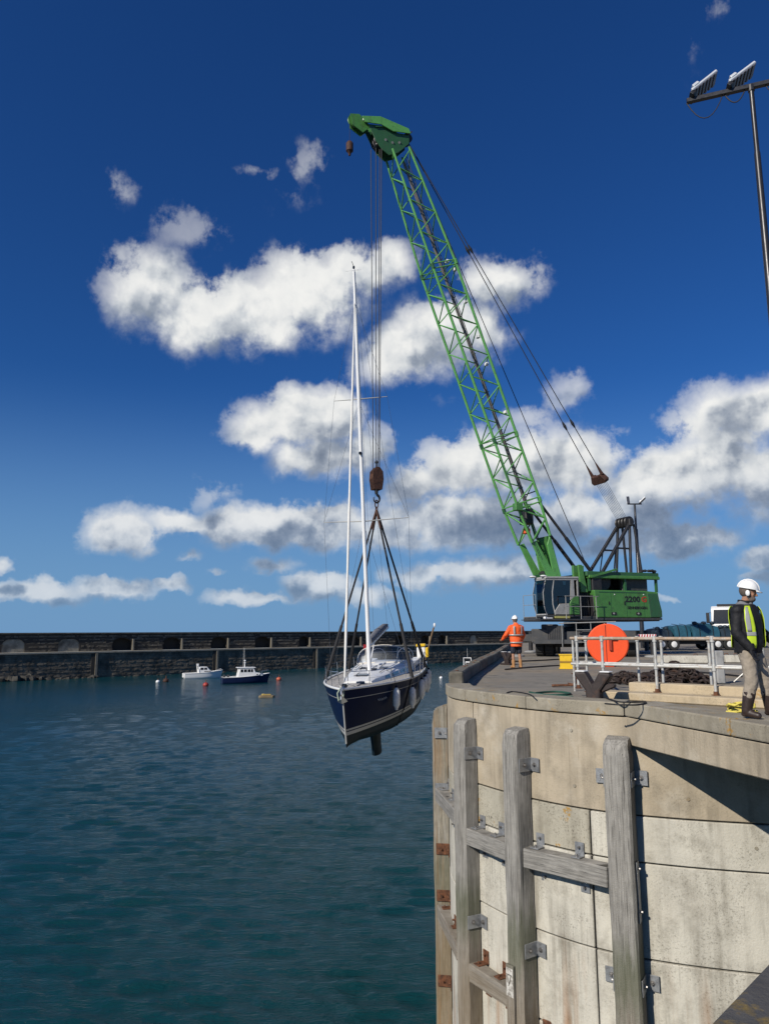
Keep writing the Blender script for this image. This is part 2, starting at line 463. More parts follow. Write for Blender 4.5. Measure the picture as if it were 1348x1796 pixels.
M_RUST = mat('rusted_steel', (.16, .065, .03), .8, .2, var=.4, vs=12, dirt=((.05, .025, .015), 14, .45, .62, .8), bump=.3, bs=60)
M_BOLT = mat('bolt_steel', (.22, .21, .2), .45, .7, var=.3, vs=20)

# plan of the outer wall face, walked from the far left corner round the nose to the right
PLAN = [(8.9, 56), (4.7, 34), (2.62, 24), (1.62, 18.9), (1.42, 17.4), (1.52, 16.35), (1.92, 15.45), (2.6, 14.3), (3.42, 13.42), (4.2, 12.92), (6.03, 12.32), (9, 11.9), (14, 11.6)]
def spline(pts, step=.05):
    out = []
    p = [Vector((2 * pts[0][0] - pts[1][0], 2 * pts[0][1] - pts[1][1]))] + [Vector(q) for q in pts] + [Vector((2 * pts[-1][0] - pts[-2][0], 2 * pts[-1][1] - pts[-2][1]))]
    for i in range(1, len(p) - 2):
        a, b, c, d = p[i - 1:i + 3]
        # centripetal-ish: limit tangents by the neighbouring spans
        L = (c - b).length
        m1 = ((b - a).normalized() + (c - b).normalized()) * .5 * L
        m2 = ((c - b).normalized() + (d - c).normalized()) * .5 * L
        n = max(2, int(L / step))
        for k in range(n):
            t = k / n; t2 = t * t; t3 = t2 * t
            out.append(b * (2 * t3 - 3 * t2 + 1) + m1 * (t3 - 2 * t2 + t) + c * (-2 * t3 + 3 * t2) + m2 * (t3 - t2))
    out.append(p[-2])
    return out
WP = spline(PLAN)
WS = [0.]
for _i in range(1, len(WP)): WS.append(WS[-1] + (WP[_i] - WP[_i - 1]).length)
def wall_at(s):
    i = int(np.searchsorted(WS, s)); i = min(max(i, 1), len(WP) - 1)
    f = (s - WS[i - 1]) / (WS[i] - WS[i - 1])
    p = WP[i - 1].lerp(WP[i], f)
    t = (WP[min(i + 2, len(WP) - 1)] - WP[max(i - 3, 0)]).normalized()
    return p, t, Vector((t.y, -t.x))
def s_at_px(px, z, off=0., lo=None):
    """arc length where the wall (moved out by off) stands in the photograph's column px"""
    best = None
    for s in np.arange(30, WS[-1], .02):
        p, t, n = wall_at(s)
        q = p + n * off
        e = abs(proj((q.x, q.y, z))[0] - px)
        if (lo is None or s > lo) and (best is None or e < best[0]): best = (e, s)
    return best[1]
ZJ = [-.14, -1.73, -2.46, -3.93, -5.4, -6.9, -8.8]
S_CORNER = s_at_px(1033, -1.73)
S_P = []
S_NOSE = [s for s in WS if abs(wall_at(s)[0].y - 17.4) < .2][0]
PILE_PX = [(799, -1.2), (891, -1.2), (1080, -1.2)]
for px, z in PILE_PX: S_P.append(s_at_px(px, z, .40, S_NOSE))
S_P = [S_NOSE - .62] + S_P

qw = thing('quay_wall', (4, 14, 0), 'rounded pale concrete quay wall with bolted timber piles, standing in the water', 'wall')
def strip(mb, s0, s1, off0, off1, z0, z1, step=.15):
    n = max(2, int((s1 - s0) / step)); rings = []
    for k in range(n + 1):
        p, t, nn = wall_at(s0 + (s1 - s0) * k / n)
        a = p + nn * off1; b = p + nn * off0
        rings.append([(a.x, a.y, z0), (a.x, a.y, z1), (b.x, b.y, z1), (b.x, b.y, z0)])
    mb.loft(rings)
    return mb
strip(MB(), 2, WS[-1] - .1, -1.2, -.06, -9.5, -.16, .4).build('wall_core', M_CONC_DARK, qw)
vj = [2, 14, 24, 31, S_P[0] - 2.2, S_P[1] + .05, S_CORNER, S_P[3] + 4.2, WS[-1] - .2]
for b in range(6):
    js = list(vj)
    if b == 0: js.remove(S_CORNER)
    for k in range(len(js) - 1):
        m = M_CONC_TOP if b == 0 else (M_CONC_PIT if b == 1 and js[k + 1] <= S_CORNER + .01 or (b == 1 and abs(js[k] - S_CORNER) < .01 and False) else M_CONC_PALE)
        g = .014 if k else .006
        strip(MB(), js[k] + g, js[k + 1] - g, -.2, rnd.uniform(-.008, .008), ZJ[b + 1] + .013, ZJ[b] - .013).build('concrete_panel', m, qw, bevel=.012)
# pitted panel right of the joint too, up to the third pile
# form-tie plugs
for px, py in ((1001, 1281), (1007, 1378), (1205, 1402), (1328, 1488)):
    s = s_at_px(px, at_y(px, py, 13.)[2]); p, t, n = wall_at(s)
    z = CZ + ray(px, py).z * ((p.y) / ray(px, py).y)
    MB().cyl((p.x - n.x * .02, p.y - n.y * .02, z), (p.x + n.x * .012, p.y + n.y * .012, z), .035, .028, 10).build('tie_plug', M_CONC_CAP, qw)

# coping along the edge (follows the wall, then runs straight out over the overhanging slab)
CAPS = [S_NOSE - .3]
p_end, t_e, n_e = wall_at(s_at_px(1110, .1))
cap_path = [(wall_at(s)[0], wall_at(s)[2]) for s in np.arange(S_NOSE - .25, s_at_px(1100, .1, .03), .12)]
CE1 = Vector((4.92, 9.8))
ce_t = (CE1 - cap_path[-1][0]).normalized(); ce_n = Vector((ce_t.y, -ce_t.x))
CE0 = cap_path[-1][0] + cap_path[-1][1] * .035 - ce_n * .03
ce_t = (CE1 - CE0).normalized(); ce_n = Vector((ce_t.y, -ce_t.x)); CE2 = CE1 + (CE1 - CE0) * 2.4
i0 = 0
def cap_strip(path, z0, z1, o0, o1):
    rings = []
    for p, n in path:
        a = p + n * o1; b = p + n * o0
        rings.append([(a.x, a.y, z0), (a.x, a.y, z1), (b.x, b.y, z1), (b.x, b.y, z0)])
    return MB().loft(rings)
nseg = 3; L = len(cap_path)
for k in range(nseg):
    seg = cap_path[k * L // nseg:(k + 1) * L // nseg + (1 if k < nseg - 1 else 0)]
    if k: seg[0] = (seg[0][0].lerp(seg[1][0], .08), seg[0][1])
    cap_strip(seg, -.13, .10 + rnd.uniform(-.004, .004), -.55, .035).build('coping_stone', M_CONC_CAP, qw, bevel=.022, seg=2)
d = 0
Ltot = (CE2 - CE0).length
while d < Ltot:
    e = min(Ltot, d + 2.55)
    a = CE0 + ce_t * (d + .012); b = CE0 + ce_t * (e - .006)
    cap_strip([(a, ce_n), ((a + b) / 2, ce_n), (b, ce_n)], -.128, .10 + rnd.uniform(-.004, .004), -.6, .03).build('coping_stone', M_CONC_CAP, qw, bevel=.022, seg=2)
    d = e
CE2s = CE2
s = S_NOSE - .27
while s > 2.6:
    e = max(2.4, s - (2.4 if s > 25 else 4.))
    strip(MB(), e + .006, s - .006, -.55, .03, -.13, .012, .3).build('coping_stone', M_CONC_CAP, qw, bevel=.02)
    s = e
# overhanging slab
MB().prism([(CE0.x - .0, CE0.y), (CE2.x, CE2.y), (CE2.x + 12, CE2.y), (16, 13.2), (4.9, 13.2)], -.60, -.145).build('overhanging_slab', M_CONC_TOP, qw, bevel=.015)

# deck sheet
inner = [wall_at(s)[0] - wall_at(s)[2] * .5 for s in np.arange(2, s_at_px(1100, .1, .03), .3)]
dk = [(p.x, p.y) for p in inner] + [(CE0.x - ce_n.x * .56, CE0.y - ce_n.y * .56), (CE2.x - ce_n.x * .56, CE2.y - ce_n.y * .56), (CE2.x + 30, CE2.y), (170, 30), (170, 84), (14.6, 84)]
MBd = MB().prism(dk, -.14, 0.)
tag(MBd.build('quay_deck', M_DECK), 'stained concrete quay deck', 'quay', kind='structure')
# quay body under the far deck
MB().prism([(9.6, 56), (15.1, 83.6), (170, 83.6), (170, 30), (40, 12.8), (14, 12.8), (12, 30)], -9.4, -.15).build('quay_core', M_CONC_DARK, qw)

# timber baulks along the far-left edge
ORD = ['first', 'second', 'third', 'fourth', 'fifth', 'sixth', 'seventh', 'eighth', 'ninth', 'tenth', 'eleventh', 'twelfth', 'thirteenth', 'fourteenth', 'fifteenth']
kb_group = 'timber kerb baulks along the quay edge'
s = S_NOSE - .55; k = 0
while s > 2.5:
    ln = 3.1 if s > 20 else 4.6
    e = max(2.2, s - ln)
    p0, t0, n0 = wall_at(s - .02); p1, t1, n1_ = wall_at(e + .03)
    a = p0 - n0 * .20; b = p1 - n1_ * .20
    kb = thing('kerb_baulk', (a.x, a.y, 0), '', 'kerb', kb_group)
    kb['label'] = ORD[k] + ' weathered timber kerb baulk along the quay edge, counted from the nose coping'
    h = .33 + rnd.uniform(-.02, .02)
    MB().bar((a.x, a.y, .02 + h / 2), (b.x, b.y, .02 + h / 2), .34, h).build('baulk', M_WOOD_K, kb, bevel=.03)
    for f in (.12, .88):
        c = a.lerp(b, f)
        MB().cyl((c.x, c.y, .02 + h - .02), (c.x, c.y, .02 + h + .02), .04, .035, 8).build('bolt', M_RUST, kb)
    s = e; k += 1

# ------------------------------------------------------------------ timber fender piles, walers and brackets
def frame_at(s):
    p, t, n = wall_at(s)
    return Vector((p.x, p.y, 0)), Vector((t.x, t.y, 0)), Vector((n.x, n.y, 0))
def rough_post(mb, o, t, n, w0, d0, ztop, zbot, slope, cham, jit=.008, off=.02):
    """square sawn timber with a sloping top and worn edges"""
    zs = [ztop, ztop - .12, ztop - .3] + list(np.arange(ztop - .8, zbot, -.55)) + [zbot]
    rings = []
    for i, z in enumerate(zs):
        c = cham + rnd.uniform(0, .012); ring = []
        w1 = w0 * (.90 if i == 0 else .97 if i == 1 else 1)
        for (a, b) in ((-w1 / 2, 0), (w1 / 2, 0), (w1 / 2, d0 - c), (w1 / 2 - c, d0), (-w1 / 2 + c, d0), (-w1 / 2, d0 - c)):
            a += rnd.uniform(-jit, jit); b += rnd.uniform(-jit, jit) if b else 0
            bb = b * (.72 if i == 0 else .93 if i == 1 else 1)
            p = o + t * a + n * (off + bb)
            zz = z - (slope * b if i == 0 else 0)
            ring.append(Vector((p.x, p.y, zz)))
        rings.append(ring)
    mb.loft(rings)
def bracket(parent, o, t, n, z, side, w0, m, ht=.24, off=.02, leg=.21, depth=.3):
    """L angle: one leg bolted to the wall, the other to the side of the pile"""
    mb = MB(); th = .018
    e = o + t * side * (w0 / 2)
    c1 = e + t * side * (leg / 2 + .004) + n * (th / 2 + .004); c2 = e + t * side * (th / 2 + .003) + n * (.02 + depth / 2)
    Rm = Matrix((t, n, Vector((0, 0, 1)))).transposed()
    mb.box(c1 + Vector((0, 0, z)), (leg, th, ht), Rm); mb.box(c2 + Vector((0, 0, z)), (th, depth, ht), Rm)
    br = mb.build('bracket', m, parent, bevel=.004)
    for (c, dr) in ((c1, n), (c2, t * side)):
        q = c + Vector((0, 0, z)) + (n * .03 if dr is not n else Vector())
        MB().cyl(q, q + dr * .055, .022, .02, 6).cyl(q, q + dr * .018, .042, .042, 10).build('bolt', M_BOLT if m is M_GALV else M_RUST, br)
PW0_ = .37
specs = [
 ('split brown timber pile with a broken top, outermost on the nose of the wall', M_WOOD_B, .40, .0, -.40),
 ('rounded silver-grey timber pile with rub marks, beside the split brown pile', M_WOOD, .38, .05, -.45),
 ('square silvered timber pile carrying the small number board', M_WOOD, .37, .02, -.47),
 ('thick silvered timber pile with a long steel plate on its shadow side', M_WOOD, .42, .02, -.46)]
piles = []
for i, (lab, m, w0, ch, zt) in enumerate(specs):
    o, t, n = frame_at(S_P[i])
    pl = thing('fender_pile', (o.x + n.x * .2, o.y + n.y * .2, -9), lab, 'timber pile')
    mb = MB()
    if i == 0:
        for k, (a, dz) in enumerate(((-.14, -.05), (-.05, .0), (.04, -.16), (.13, -.03))):   # splintered boards of the worn pile
            rough_post(mb, o + t * a, t, n, .105, .36 - .03 * (k % 2), zt + dz, -9, .25, .02, .01)
    else:
        rough_post(mb, o, t, n, w0, .37, zt, -9, .10, .085 if i == 1 else .03, .009)
    mb.build('pile', m, pl, smooth=35)
    zbr = [(-1.13, (1,), M_GALV), (-4.25, (1,), M_GALV if i != 0 else M_RUST)]
    if i == 3: zbr = [(-1.13, (-1, 1), M_GALV), (-4.25, (-1, 1), M_GALV)]
    if i == 0: zbr = [(-1.05, (1,), M_GALV), (-2.3, (1,), M_GALV), (-3.6, (1,), M_RUST), (-4.6, (1,), M_RUST), (-6.4, (1,), M_RUST)]
    for z, sides, bm_ in zbr:
        for sd in sides: bracket(pl, o, t, n, z + rnd.uniform(-.02, .02), sd, w0, bm_)
    if i == 3:
        e = o + t * (w0 / 2 + .012) + n * .2
        Rm = Matrix((t, n, Vector((0, 0, 1)))).transposed()
        pt = MB().box(e + Vector((0, 0, -2.85)), (.02, .16, .92), Rm).build('side_plate', M_GALV, pl, bevel=.003)
        for z in (-2.5, -3.15): MB().cyl(e + Vector((0, 0, z)), e + t * .05 + Vector((0, 0, z)), .022, .02, 6).build('bolt', M_BOLT, pt)
    if i == 2:   # number board nailed to the front
        c = o + n * (.02 + .37 + .03) - t * .07
        Rm = Matrix((t, n, Vector((0, 0, 1)))).transposed()
        nb = MB().box(c + Vector((0, 0, -5.6)), (.185, .055, 2.2), Rm).build('number_board', M_WOOD, pl, bevel=.006)
        M_WHITE_B = mat('flaking_white_paint', (.55, .53, .48), .8, var=.2, vs=8, dirt=((.2, .18, .15), 18, .45, .6, .9))
        MB().box(c + n * .0295 + Vector((0, 0, -4.78)), (.165, .003, .46), Rm).build('paint_patch', M_WHITE_B, nb)
        M_BLACK_P = mat('black_paint', (.02, .02, .02), .7)
        q = c + n * .033 + Vector((0, 0, -4.74))
        MB().bar(q - t * .05 + Vector((0, 0, .085)), q + t * .055 + Vector((0, 0, .085)), .003, .028, n).bar(q + t * .045 + Vector((0, 0, .08)), q - t * .02 + Vector((0, 0, -.10)), .003, .028, n).build('number_seven', M_BLACK_P, nb)
    piles.append((o, t, n, w0))
wl = [(0, -2.42, .30, 'short timber waler from the split brown pile to the rub-marked pile, upper row'),
      (1, -2.68, .31, 'timber waler between the rub-marked pile and the numbered pile, upper row'),
      (2, -2.68, .33, 'long timber waler between the numbered pile and the thick plated pile, upper row'),
      (0, -4.95, .30, 'timber waler from the split brown pile to the rub-marked pile, lower row with rusty angles'),
      (1, -5.15, .32, 'timber waler left of the number board, lower row with rusty angles'),
      (2, -5.75, .33, 'timber waler right of the number board, lower row with rusty angles')]
for (i, z, h, lab) in wl:
    o0, t0, n0, w0 = piles[i]; o1, t1, n1_, w1 = piles[i + 1]
    a = o0 + n0 * .19 + t0 * (w0 / 2 + .005); b = o1 + n1_ * .19 - t1 * (w1 / 2 + .005)
    dr = (b - a).normalized(); nn = Vector((dr.y, -dr.x, 0))
    tw = thing('timber_waler', (a.x, a.y, z), lab, 'timber beam')
    mb = MB(); n_ = 5; rings = []
    for k in range(n_ + 1):
        c = a.lerp(b, k / n_)
        rings.append([c + nn * (sx * .13 + rnd.uniform(-.006, .006)) + Vector((0, 0, z + sz * h / 2 + rnd.uniform(-.006, .006))) for sx, sz in ((-1, -1), (1, -1), (1, 1), (-1, 1))])
    mb.loft(rings).build('beam', M_WOOD_H, tw, bevel=.015)
    rust = z < -4
    Lw = (b - a).length
    for f in ((.12, .62) if Lw > .9 else (.3,)):
        for up in ((1, -1) if Lw > .9 else (1,)):
            c = a.lerp(b, f if up > 0 else min(.95, f + .05))
            # the wall behind this spot
            ss = S_P[i] + (S_P[i + 1] - S_P[i]) * f
            pw, tw_, nw = frame_at(ss)
            Rm = Matrix((dr, nn, Vector((0, 0, 1)))).transposed()
            zc = z + up * (h / 2 + .012)
            gap = (c - pw).dot(nn)
            mb = MB().box(c - nn * (gap / 2 - .03) + Vector((0, 0, zc)), (.17, gap + .06, .018), Rm)
            mb.box(c - nn * (gap - .02) + Vector((0, 0, zc + up * .11)), (.17, .018, .22), Rm)
            br = mb.build('angle_bracket', M_RUST if rust else M_GALV, tw, bevel=.004)
            q = c - nn * (gap - .03) + Vector((0, 0, zc + up * .14))
            MB().cyl(q, q + nn * .05, .022, .02, 6).build('bolt', M_RUST if rust else M_BOLT, br)
            q = c + Vector((0, 0, zc + up * .01)); MB().cyl(q, q + Vector((0, 0, up * .04)), .022, .02, 6).build('bolt', M_RUST if rust else M_BOLT, br)

# coping of the quay the photographer stands on
M_NEAR = mat('dark_lichened_stone', (.075, .072, .068), .85, var=.25, vs=6, bump=.5, bs=30, dirt=((.26, .17, .02), 4.5, .46, .56, .75))
e0 = at_z(1240, 1796, .12); e1 = at_z(1348, 1684, .12)
dv = (e1 - e0); dv.z = 0; dv.normalize(); nv = Vector((dv.y, -dv.x, 0))
ns = thing('near_quay', (e0.x + .5, e0.y - .5, 0), 'dark lichen-spotted stone quay edge in the near corner below', 'quay edge')
for k in range(4):
    a = e0 + dv * (-1.9 + k * 1.3 + .006); b = e0 + dv * (-1.9 + (k + 1) * 1.3 - .006)
    vs = [a, b, b + nv * .8, a + nv * .8]
    MB().prism([(p.x, p.y) for p in vs], -.3, .12).build('coping_stone', M_NEAR, ns, bevel=.02, seg=2)
a = e0 - dv * 1.9 + nv * .81; b = e0 + dv * 3.3 + nv * .81
MB().prism([(p.x, p.y) for p in (a, b, b + nv * 4, a + nv * 4)], -.3, 0.).build('deck_slab', M_DECK, ns)
a = e0 - dv * 1.9 + nv * .06; b = e0 + dv * 3.3 + nv * .06
MB().prism([(p.x, p.y) for p in (a, b, b + nv * 4.6, a + nv * 4.6)], -9.5, -.31).build('wall_face', M_CONC_CAP, ns)

# ------------------------------------------------------------------ breakwater
def stone(name, col):
    return mat(name, col, .9, var=.3, vs=.8, bump=.2, bs=8, spec=.2, dirt=((.02, .019, .017), .5, .42, .70, .7), streak=((.10, .092, .075), .7, .56, .72, .5))
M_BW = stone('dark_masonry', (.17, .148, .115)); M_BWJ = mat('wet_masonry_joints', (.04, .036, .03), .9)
M_BWL = mat('pale_walkway_edge', (.30, .275, .22), .85, var=.2, vs=.4, dirt=((.1, .09, .07), .6, .5, .7, .6))
M_BWF = stone('pale_rubble_infill', (.36, .33, .26))
M_BWP = mat('pale_post', (.20, .18, .14), .85, var=.3, vs=1)
B0 = Vector((-73.2, 144.3)); B1 = Vector((20.8, 221.)); BD = (B1 - B0).normalized(); BN = Vector((BD.y, -BD.x))
def bw(t, d, z): p = B0 + BD * t + BN * (-d); return (p.x, p.y, z)
TL, TR = -70, 330
bk = thing('breakwater', bw(40, 0, ZW), 'long dark stone breakwater with arched recesses and pale walkway across the harbour', 'breakwater')
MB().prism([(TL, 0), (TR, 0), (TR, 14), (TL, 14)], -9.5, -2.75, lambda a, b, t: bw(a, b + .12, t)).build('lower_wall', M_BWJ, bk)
MB().prism([(TL, -.25), (TR, -.25), (TR, 4), (TL, 4)], -2.749, -2.45, lambda a, b, t: bw(a, b, t)).build('walkway', M_BWL, bk)
ZT = 1.15
def t_at_px(px):
    d = ray(px, 1120); n3 = Vector((BN.x, BN.y, 0)); p = at_pl(px, 1120, (B0.x - BN.x * 3.6, B0.y - BN.y * 3.6, 0), n3)
    return (Vector((p.x, p.y)) - B0).dot(BD)
arches = [(25, 1), (122, 1), (215, 0), (302, 0), (384, 0), (461, 0), (533, 0), (620, 0), (700, 0), (745, 0), (775, 0), (830, 1)]
poly = [(TL, -2.44)]; ar = []
for px, fill in arches:
    tc = t_at_px(px); wd = 2.1 if px != 533 and px < 690 else 1.5
    ar.append((tc, wd, fill))
    poly += [(tc - wd, -2.44), (tc - wd, -.9)]
    for k in range(1, 8):
        a = math.pi * k / 8; poly.append((tc - wd * math.cos(a), -.9 + 1.15 * math.sin(a)))
    poly += [(tc + wd, -.9), (tc + wd, -2.44)]
poly += [(TR, -2.44), (TR, ZT), (TL, ZT)]
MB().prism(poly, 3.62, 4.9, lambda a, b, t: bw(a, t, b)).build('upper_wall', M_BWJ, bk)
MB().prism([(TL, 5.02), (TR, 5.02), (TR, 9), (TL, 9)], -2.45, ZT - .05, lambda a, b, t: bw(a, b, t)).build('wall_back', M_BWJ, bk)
MB().prism([(TL, 3.3), (TR, 3.3), (TR, 9.2), (TL, 9.2)], ZT + .004, ZT + .26, lambda a, b, t: bw(a, b, t)).build('parapet_coping', M_BW, bk)
for (tc, wd, fill) in ar:
    if fill: MB().prism([(tc - wd + .05, 3.8), (tc + wd - .05, 3.8), (tc + wd - .05, 4.8), (tc - wd + .05, 4.8)], -2.44, .1, lambda a, b, t: bw(a, b, t)).build('stone_infill', M_BWF, bk)
    else: MB().prism([(tc + wd + .05, 3.2), (tc + wd + .4, 3.2), (tc + wd + .4, 3.6), (tc + wd + .05, 3.6)], -2.44, .0, lambda a, b, t: bw(a, b, t)).build('arch_post', M_BWP, bk)
for px in (172, 378, 549, 905):
    tc = t_at_px(px) - 1.5
    MB().prism([(tc, -.3), (tc + .45, -.3), (tc + .45, .1), (tc, .1)], -8.4, -2.8, lambda a, b, t: bw(a, b, t)).build('wall_pilaster', M_BWP, bk)
    MB().prism([(tc - .8, -.12), (tc - .06, -.12), (tc - .06, .1), (tc - .8, .1)], -8.4, -2.8, lambda a, b, t: bw(a, b, t)).build('ladder_slot', M_BWJ, bk)
def courses(z0, z1, dep, skip, hmean):
    mb = MB(); z = z0; crs = 0
    while z < z1 - .1:
        h = min(rnd.uniform(hmean * .8, hmean * 1.2), z1 - z); t = TL
        while t < 190:
            wd = rnd.uniform(.5, 1.25)
            if not skip(t + wd / 2, z + h / 2):
                d = rnd.uniform(-.03, .03) + crs * .05
                j = [rnd.uniform(-.03, .03) for _ in range(4)]
                f = [bw(t + .014, dep + d + j[0], z + .014), bw(t + wd - .014, dep + d + j[1], z + .014), bw(t + wd - .014, dep + d + j[2], z + h - .014), bw(t + .014, dep + d + j[3], z + h - .014)]
                bks = [bw(t + .01, dep + .3, z + .01), bw(t + wd - .01, dep + .3, z + .01), bw(t + wd - .01, dep + .3, z + h - .01), bw(t + .01, dep + .3, z + h - .01)]
                mb.add(f + bks, [(0, 1, 2, 3), (0, 4, 5, 1), (1, 5, 6, 2), (2, 6, 7, 3), (3, 7, 4, 0)])
            t += wd
        z += h; crs = 1 - crs
    return mb
tag(courses(-8.2, -2.8, 0, lambda t, z: False, .40).build('wall_masonry', M_BW, bk, fix=False), kind='stuff')
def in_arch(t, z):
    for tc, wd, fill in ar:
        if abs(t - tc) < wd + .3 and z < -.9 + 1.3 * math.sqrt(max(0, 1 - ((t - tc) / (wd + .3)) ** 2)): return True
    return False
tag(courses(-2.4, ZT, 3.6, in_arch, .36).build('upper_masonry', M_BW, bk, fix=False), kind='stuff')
# fallen rocks along the foot of the breakwater
mb = MB()
for k in range(170):
    t = rnd.uniform(-40, 18) if k < 110 else rnd.uniform(-40, 80); r = rnd.uniform(.25, .9) * (1.3 if t < 6 else .8)
    c = Vector(bw(t, -rnd.uniform(0, 1.8), ZW + rnd.uniform(-.2, .45 if t < 10 else .1)))
    st = len(mb.v); mb.ball(c, (r * rnd.uniform(.7, 1.3), r * rnd.uniform(.7, 1.2), r * rnd.uniform(.5, .9)), 7, 5)
    for q in range(st, len(mb.v)): mb.v[q] = c + (mb.v[q] - c) * rnd.uniform(.75, 1.2)
tag(mb.build('rock_rubble', mat('dark_wet_rock', (.035, .033, .028), .8, var=.4, vs=1.5, bump=.4, bs=4), smooth=30), 'dark fallen rocks along the foot of the breakwater', 'rocks', kind='stuff')
# ------------------------------------------------------------------ crane
def paint(name, col, rough=.38, dirt=.5, var=.1):
    return mat(name, col, rough, var=var, vs=2.5, coat=.15, dirt=((.05, .045, .035), 4.5, .55, .75, dirt), streak=((.06, .05, .04), 6, .56, .75, dirt * .6), bump=.04, bs=30)
M_GREEN = paint('crane_green_paint', (.065, .205, .045), .42, .85, .2)
M_GREEN_D = paint('weathered_dark_green_paint', (.03, .11, .04), .45, .7)
M_BOOM = paint('boom_green_paint', (.11, .34, .085), .42, .7)
M_BLACK = mat('black_steel', (.018, .018, .02), .5, var=.3, vs=5, dirt=((.06, .05, .04), 6, .5, .7, .5))
M_GREYD = mat('chassis_dark_grey', (.045, .047, .05), .55, var=.3, vs=3, dirt=((.10, .085, .065), 5, .5, .72, .6))
M_GREYL = mat('pale_grey_panel', (.33, .33, .32), .5, var=.15, vs=4, dirt=((.1, .1, .09), 5, .5, .7, .5))
M_RUBBER = mat('tyre_rubber', (.02, .02, .02), .85, var=.3, vs=6)
M_ROPE = mat('steel_wire_rope', (.05, .048, .05), .6, .4)
M_RAILW = mat('worn_rail_paint', (.26, .265, .26), .55, var=.25, vs=8, dirt=((.15, .12, .09), 10, .5, .7, .6))
M_RUSTB = mat('brown_rusted_steel', (.075, .032, .02), .75, .2, var=.4, vs=8, dirt=((.02, .012, .01), 9, .45, .65, .7))
M_ORANGE = mat('orange_plastic', (.75, .10, .02), .5, var=.08)
M_WHITEP = mat('white_paint', (.78, .78, .76), .45, var=.06, dirt=((.3, .28, .25), 6, .55, .75, .4))
M_REDP = mat('red_reflective', (.42, .012, .02), .4, var=.1)
M_YELLOW = mat('yellow_paint', (.75, .48, .02), .45, var=.1, vs=5, dirt=((.2, .12, .02), 7, .55, .7, .5))
def glass_mat(name, tint, rough=.03, trans=.8):
    m = bpy.data.materials.new(name); m.use_nodes = True
    t = NT(m.node_tree); t.nt.nodes.clear()
    g = t.n('ShaderNodeBsdfGlossy', {'Color': (.9, .95, 1, 1), 'Roughness': rough}); tr = t.n('ShaderNodeBsdfTransparent', {'Color': (*tint, 1)})
    fr = t.n('ShaderNodeFresnel', {'IOR': 1.5})
    mx = t.n('ShaderNodeMixShader', (t.m('MULTIPLY_ADD', fr.outputs[0], 1., .03), tr, g))
    t.n('ShaderNodeOutputMaterial', (mx,)); return m
M_GLASS = glass_mat('cab_glass', (.22, .28, .28))

CR0 = Vector((10.7, 40.5, 0)); ch = Vector((-.93, -.36, 0)).normalized(); clv = Vector((-ch.y, ch.x, 0))
CM = Matrix.Translation(CR0) @ Matrix((ch, clv, Vector((0, 0, 1)))).transposed().to_4x4()   # local: x to the boom, y to the cab side
def cl(px, py, ly=0.):
    P = at_pl(px, py, CR0 + clv * ly, clv); d = P - CR0
    return Vector((d.dot(ch), ly, d.z))
crane = thing('mobile_crane', CR0, 'green mobile harbour crane with raised lattice boom lifting the yacht', 'crane')
def C_(): return MB(CM)

# undercarriage, parallel to the view along the quay
UA = R_(-16); ux = Vector((math.cos(UA), math.sin(UA), 0)); uy = Vector((-ux.y, ux.x, 0))    # ux across, uy along the chassis
UC = Vector((11.0, 41.3, 0))
UM = Matrix.Translation(UC) @ Matrix((ux, uy, Vector((0, 0, 1)))).transposed().to_4x4()
def U_(): return MB(UM)
ch_o = U_().box((0, .4, 1.0), (2.6, 8.2, .55)).box((0, 0, 1.35), (2.2, 2.6, .3)).build('chassis', M_GREYD, crane, bevel=.04)
U_().lathe([(.0, 1.45), (1.15, 1.45), (1.15, 1.78), (.0, 1.78)], 28).build('slewing_ring', M_BLACK, crane, smooth=30)
U_().box((-1.95, -3.1, 1.05), (1.3, 1.5, .72)).box((-1.7, -3.05, 1.5), (.8, 1.2, .28)).build('engine_box', M_GREYD, crane, bevel=.06, seg=2)
gr = U_().box((-1.4, -3.87, 1.2), (.85, .03, .75)).build('engine_grille', M_GREYD, crane)
for k in range(9): U_().box((-1.75 + k * .088, -3.895, 1.2), (.035, .03, .7)).build('grille_slat', M_BLACK, gr)
U_().box((-1.3, -3.9, .76), (2.4, .12, .22)).build('front_bumper', M_GREYD, crane, bevel=.02)
U_().box((1.2, -3.1, 1.0), (2.6, 1.4, .6)).build('tool_locker', M_GREYD, crane, bevel=.05)
# axles and wheels: each wheel tyre + rim
def wheel(x, y, r=.56, wd=.42):
    sg = -1 if x < 0 else 1
    prof = [(r * .58, -wd / 2), (r * .9, -wd / 2), (r, -wd / 2 + .06), (r, wd / 2 - .06), (r * .9, wd / 2), (r * .58, wd / 2)]
    Mx = Matrix.Translation((x, y, r)) @ Matrix.Rotation(math.pi / 2, 4, 'Y')
    whl = U_().lathe(prof, 24, Mx).build('wheel', M_RUBBER, crane, smooth=35)
    U_().lathe([(.02, -.1), (r * .57, -.12), (r * .6, -.02), (r * .55, .02), (.2, .08), (.02, .08)], 18, Mx @ Matrix.Scale(-sg * -1, 4, (0, 0, 1))).build('rim', M_GREYL, whl, smooth=35)
    for k in range(18):   # tread blocks
        a = 2 * math.pi * k / 18
        U_().box(Mx @ Vector(((r + .008) * math.cos(a), (r + .008) * math.sin(a), 0)), (.03, .10, wd * .86), (Mx.to_3x3() @ Matrix.Rotation(a, 3, 'Z'))).build('tread_block', M_RUBBER, whl) if y < -2.4 and x < 0 else None
for y in (-2.75, -1.35, 2.2, 3.7):
    for x in (-2.25, -1.78, 1.78, 2.25): wheel(x, y)
    U_().cyl((-2.3, y, .56), (2.3, y, .56), .09).build('axle', M_BLACK, crane)
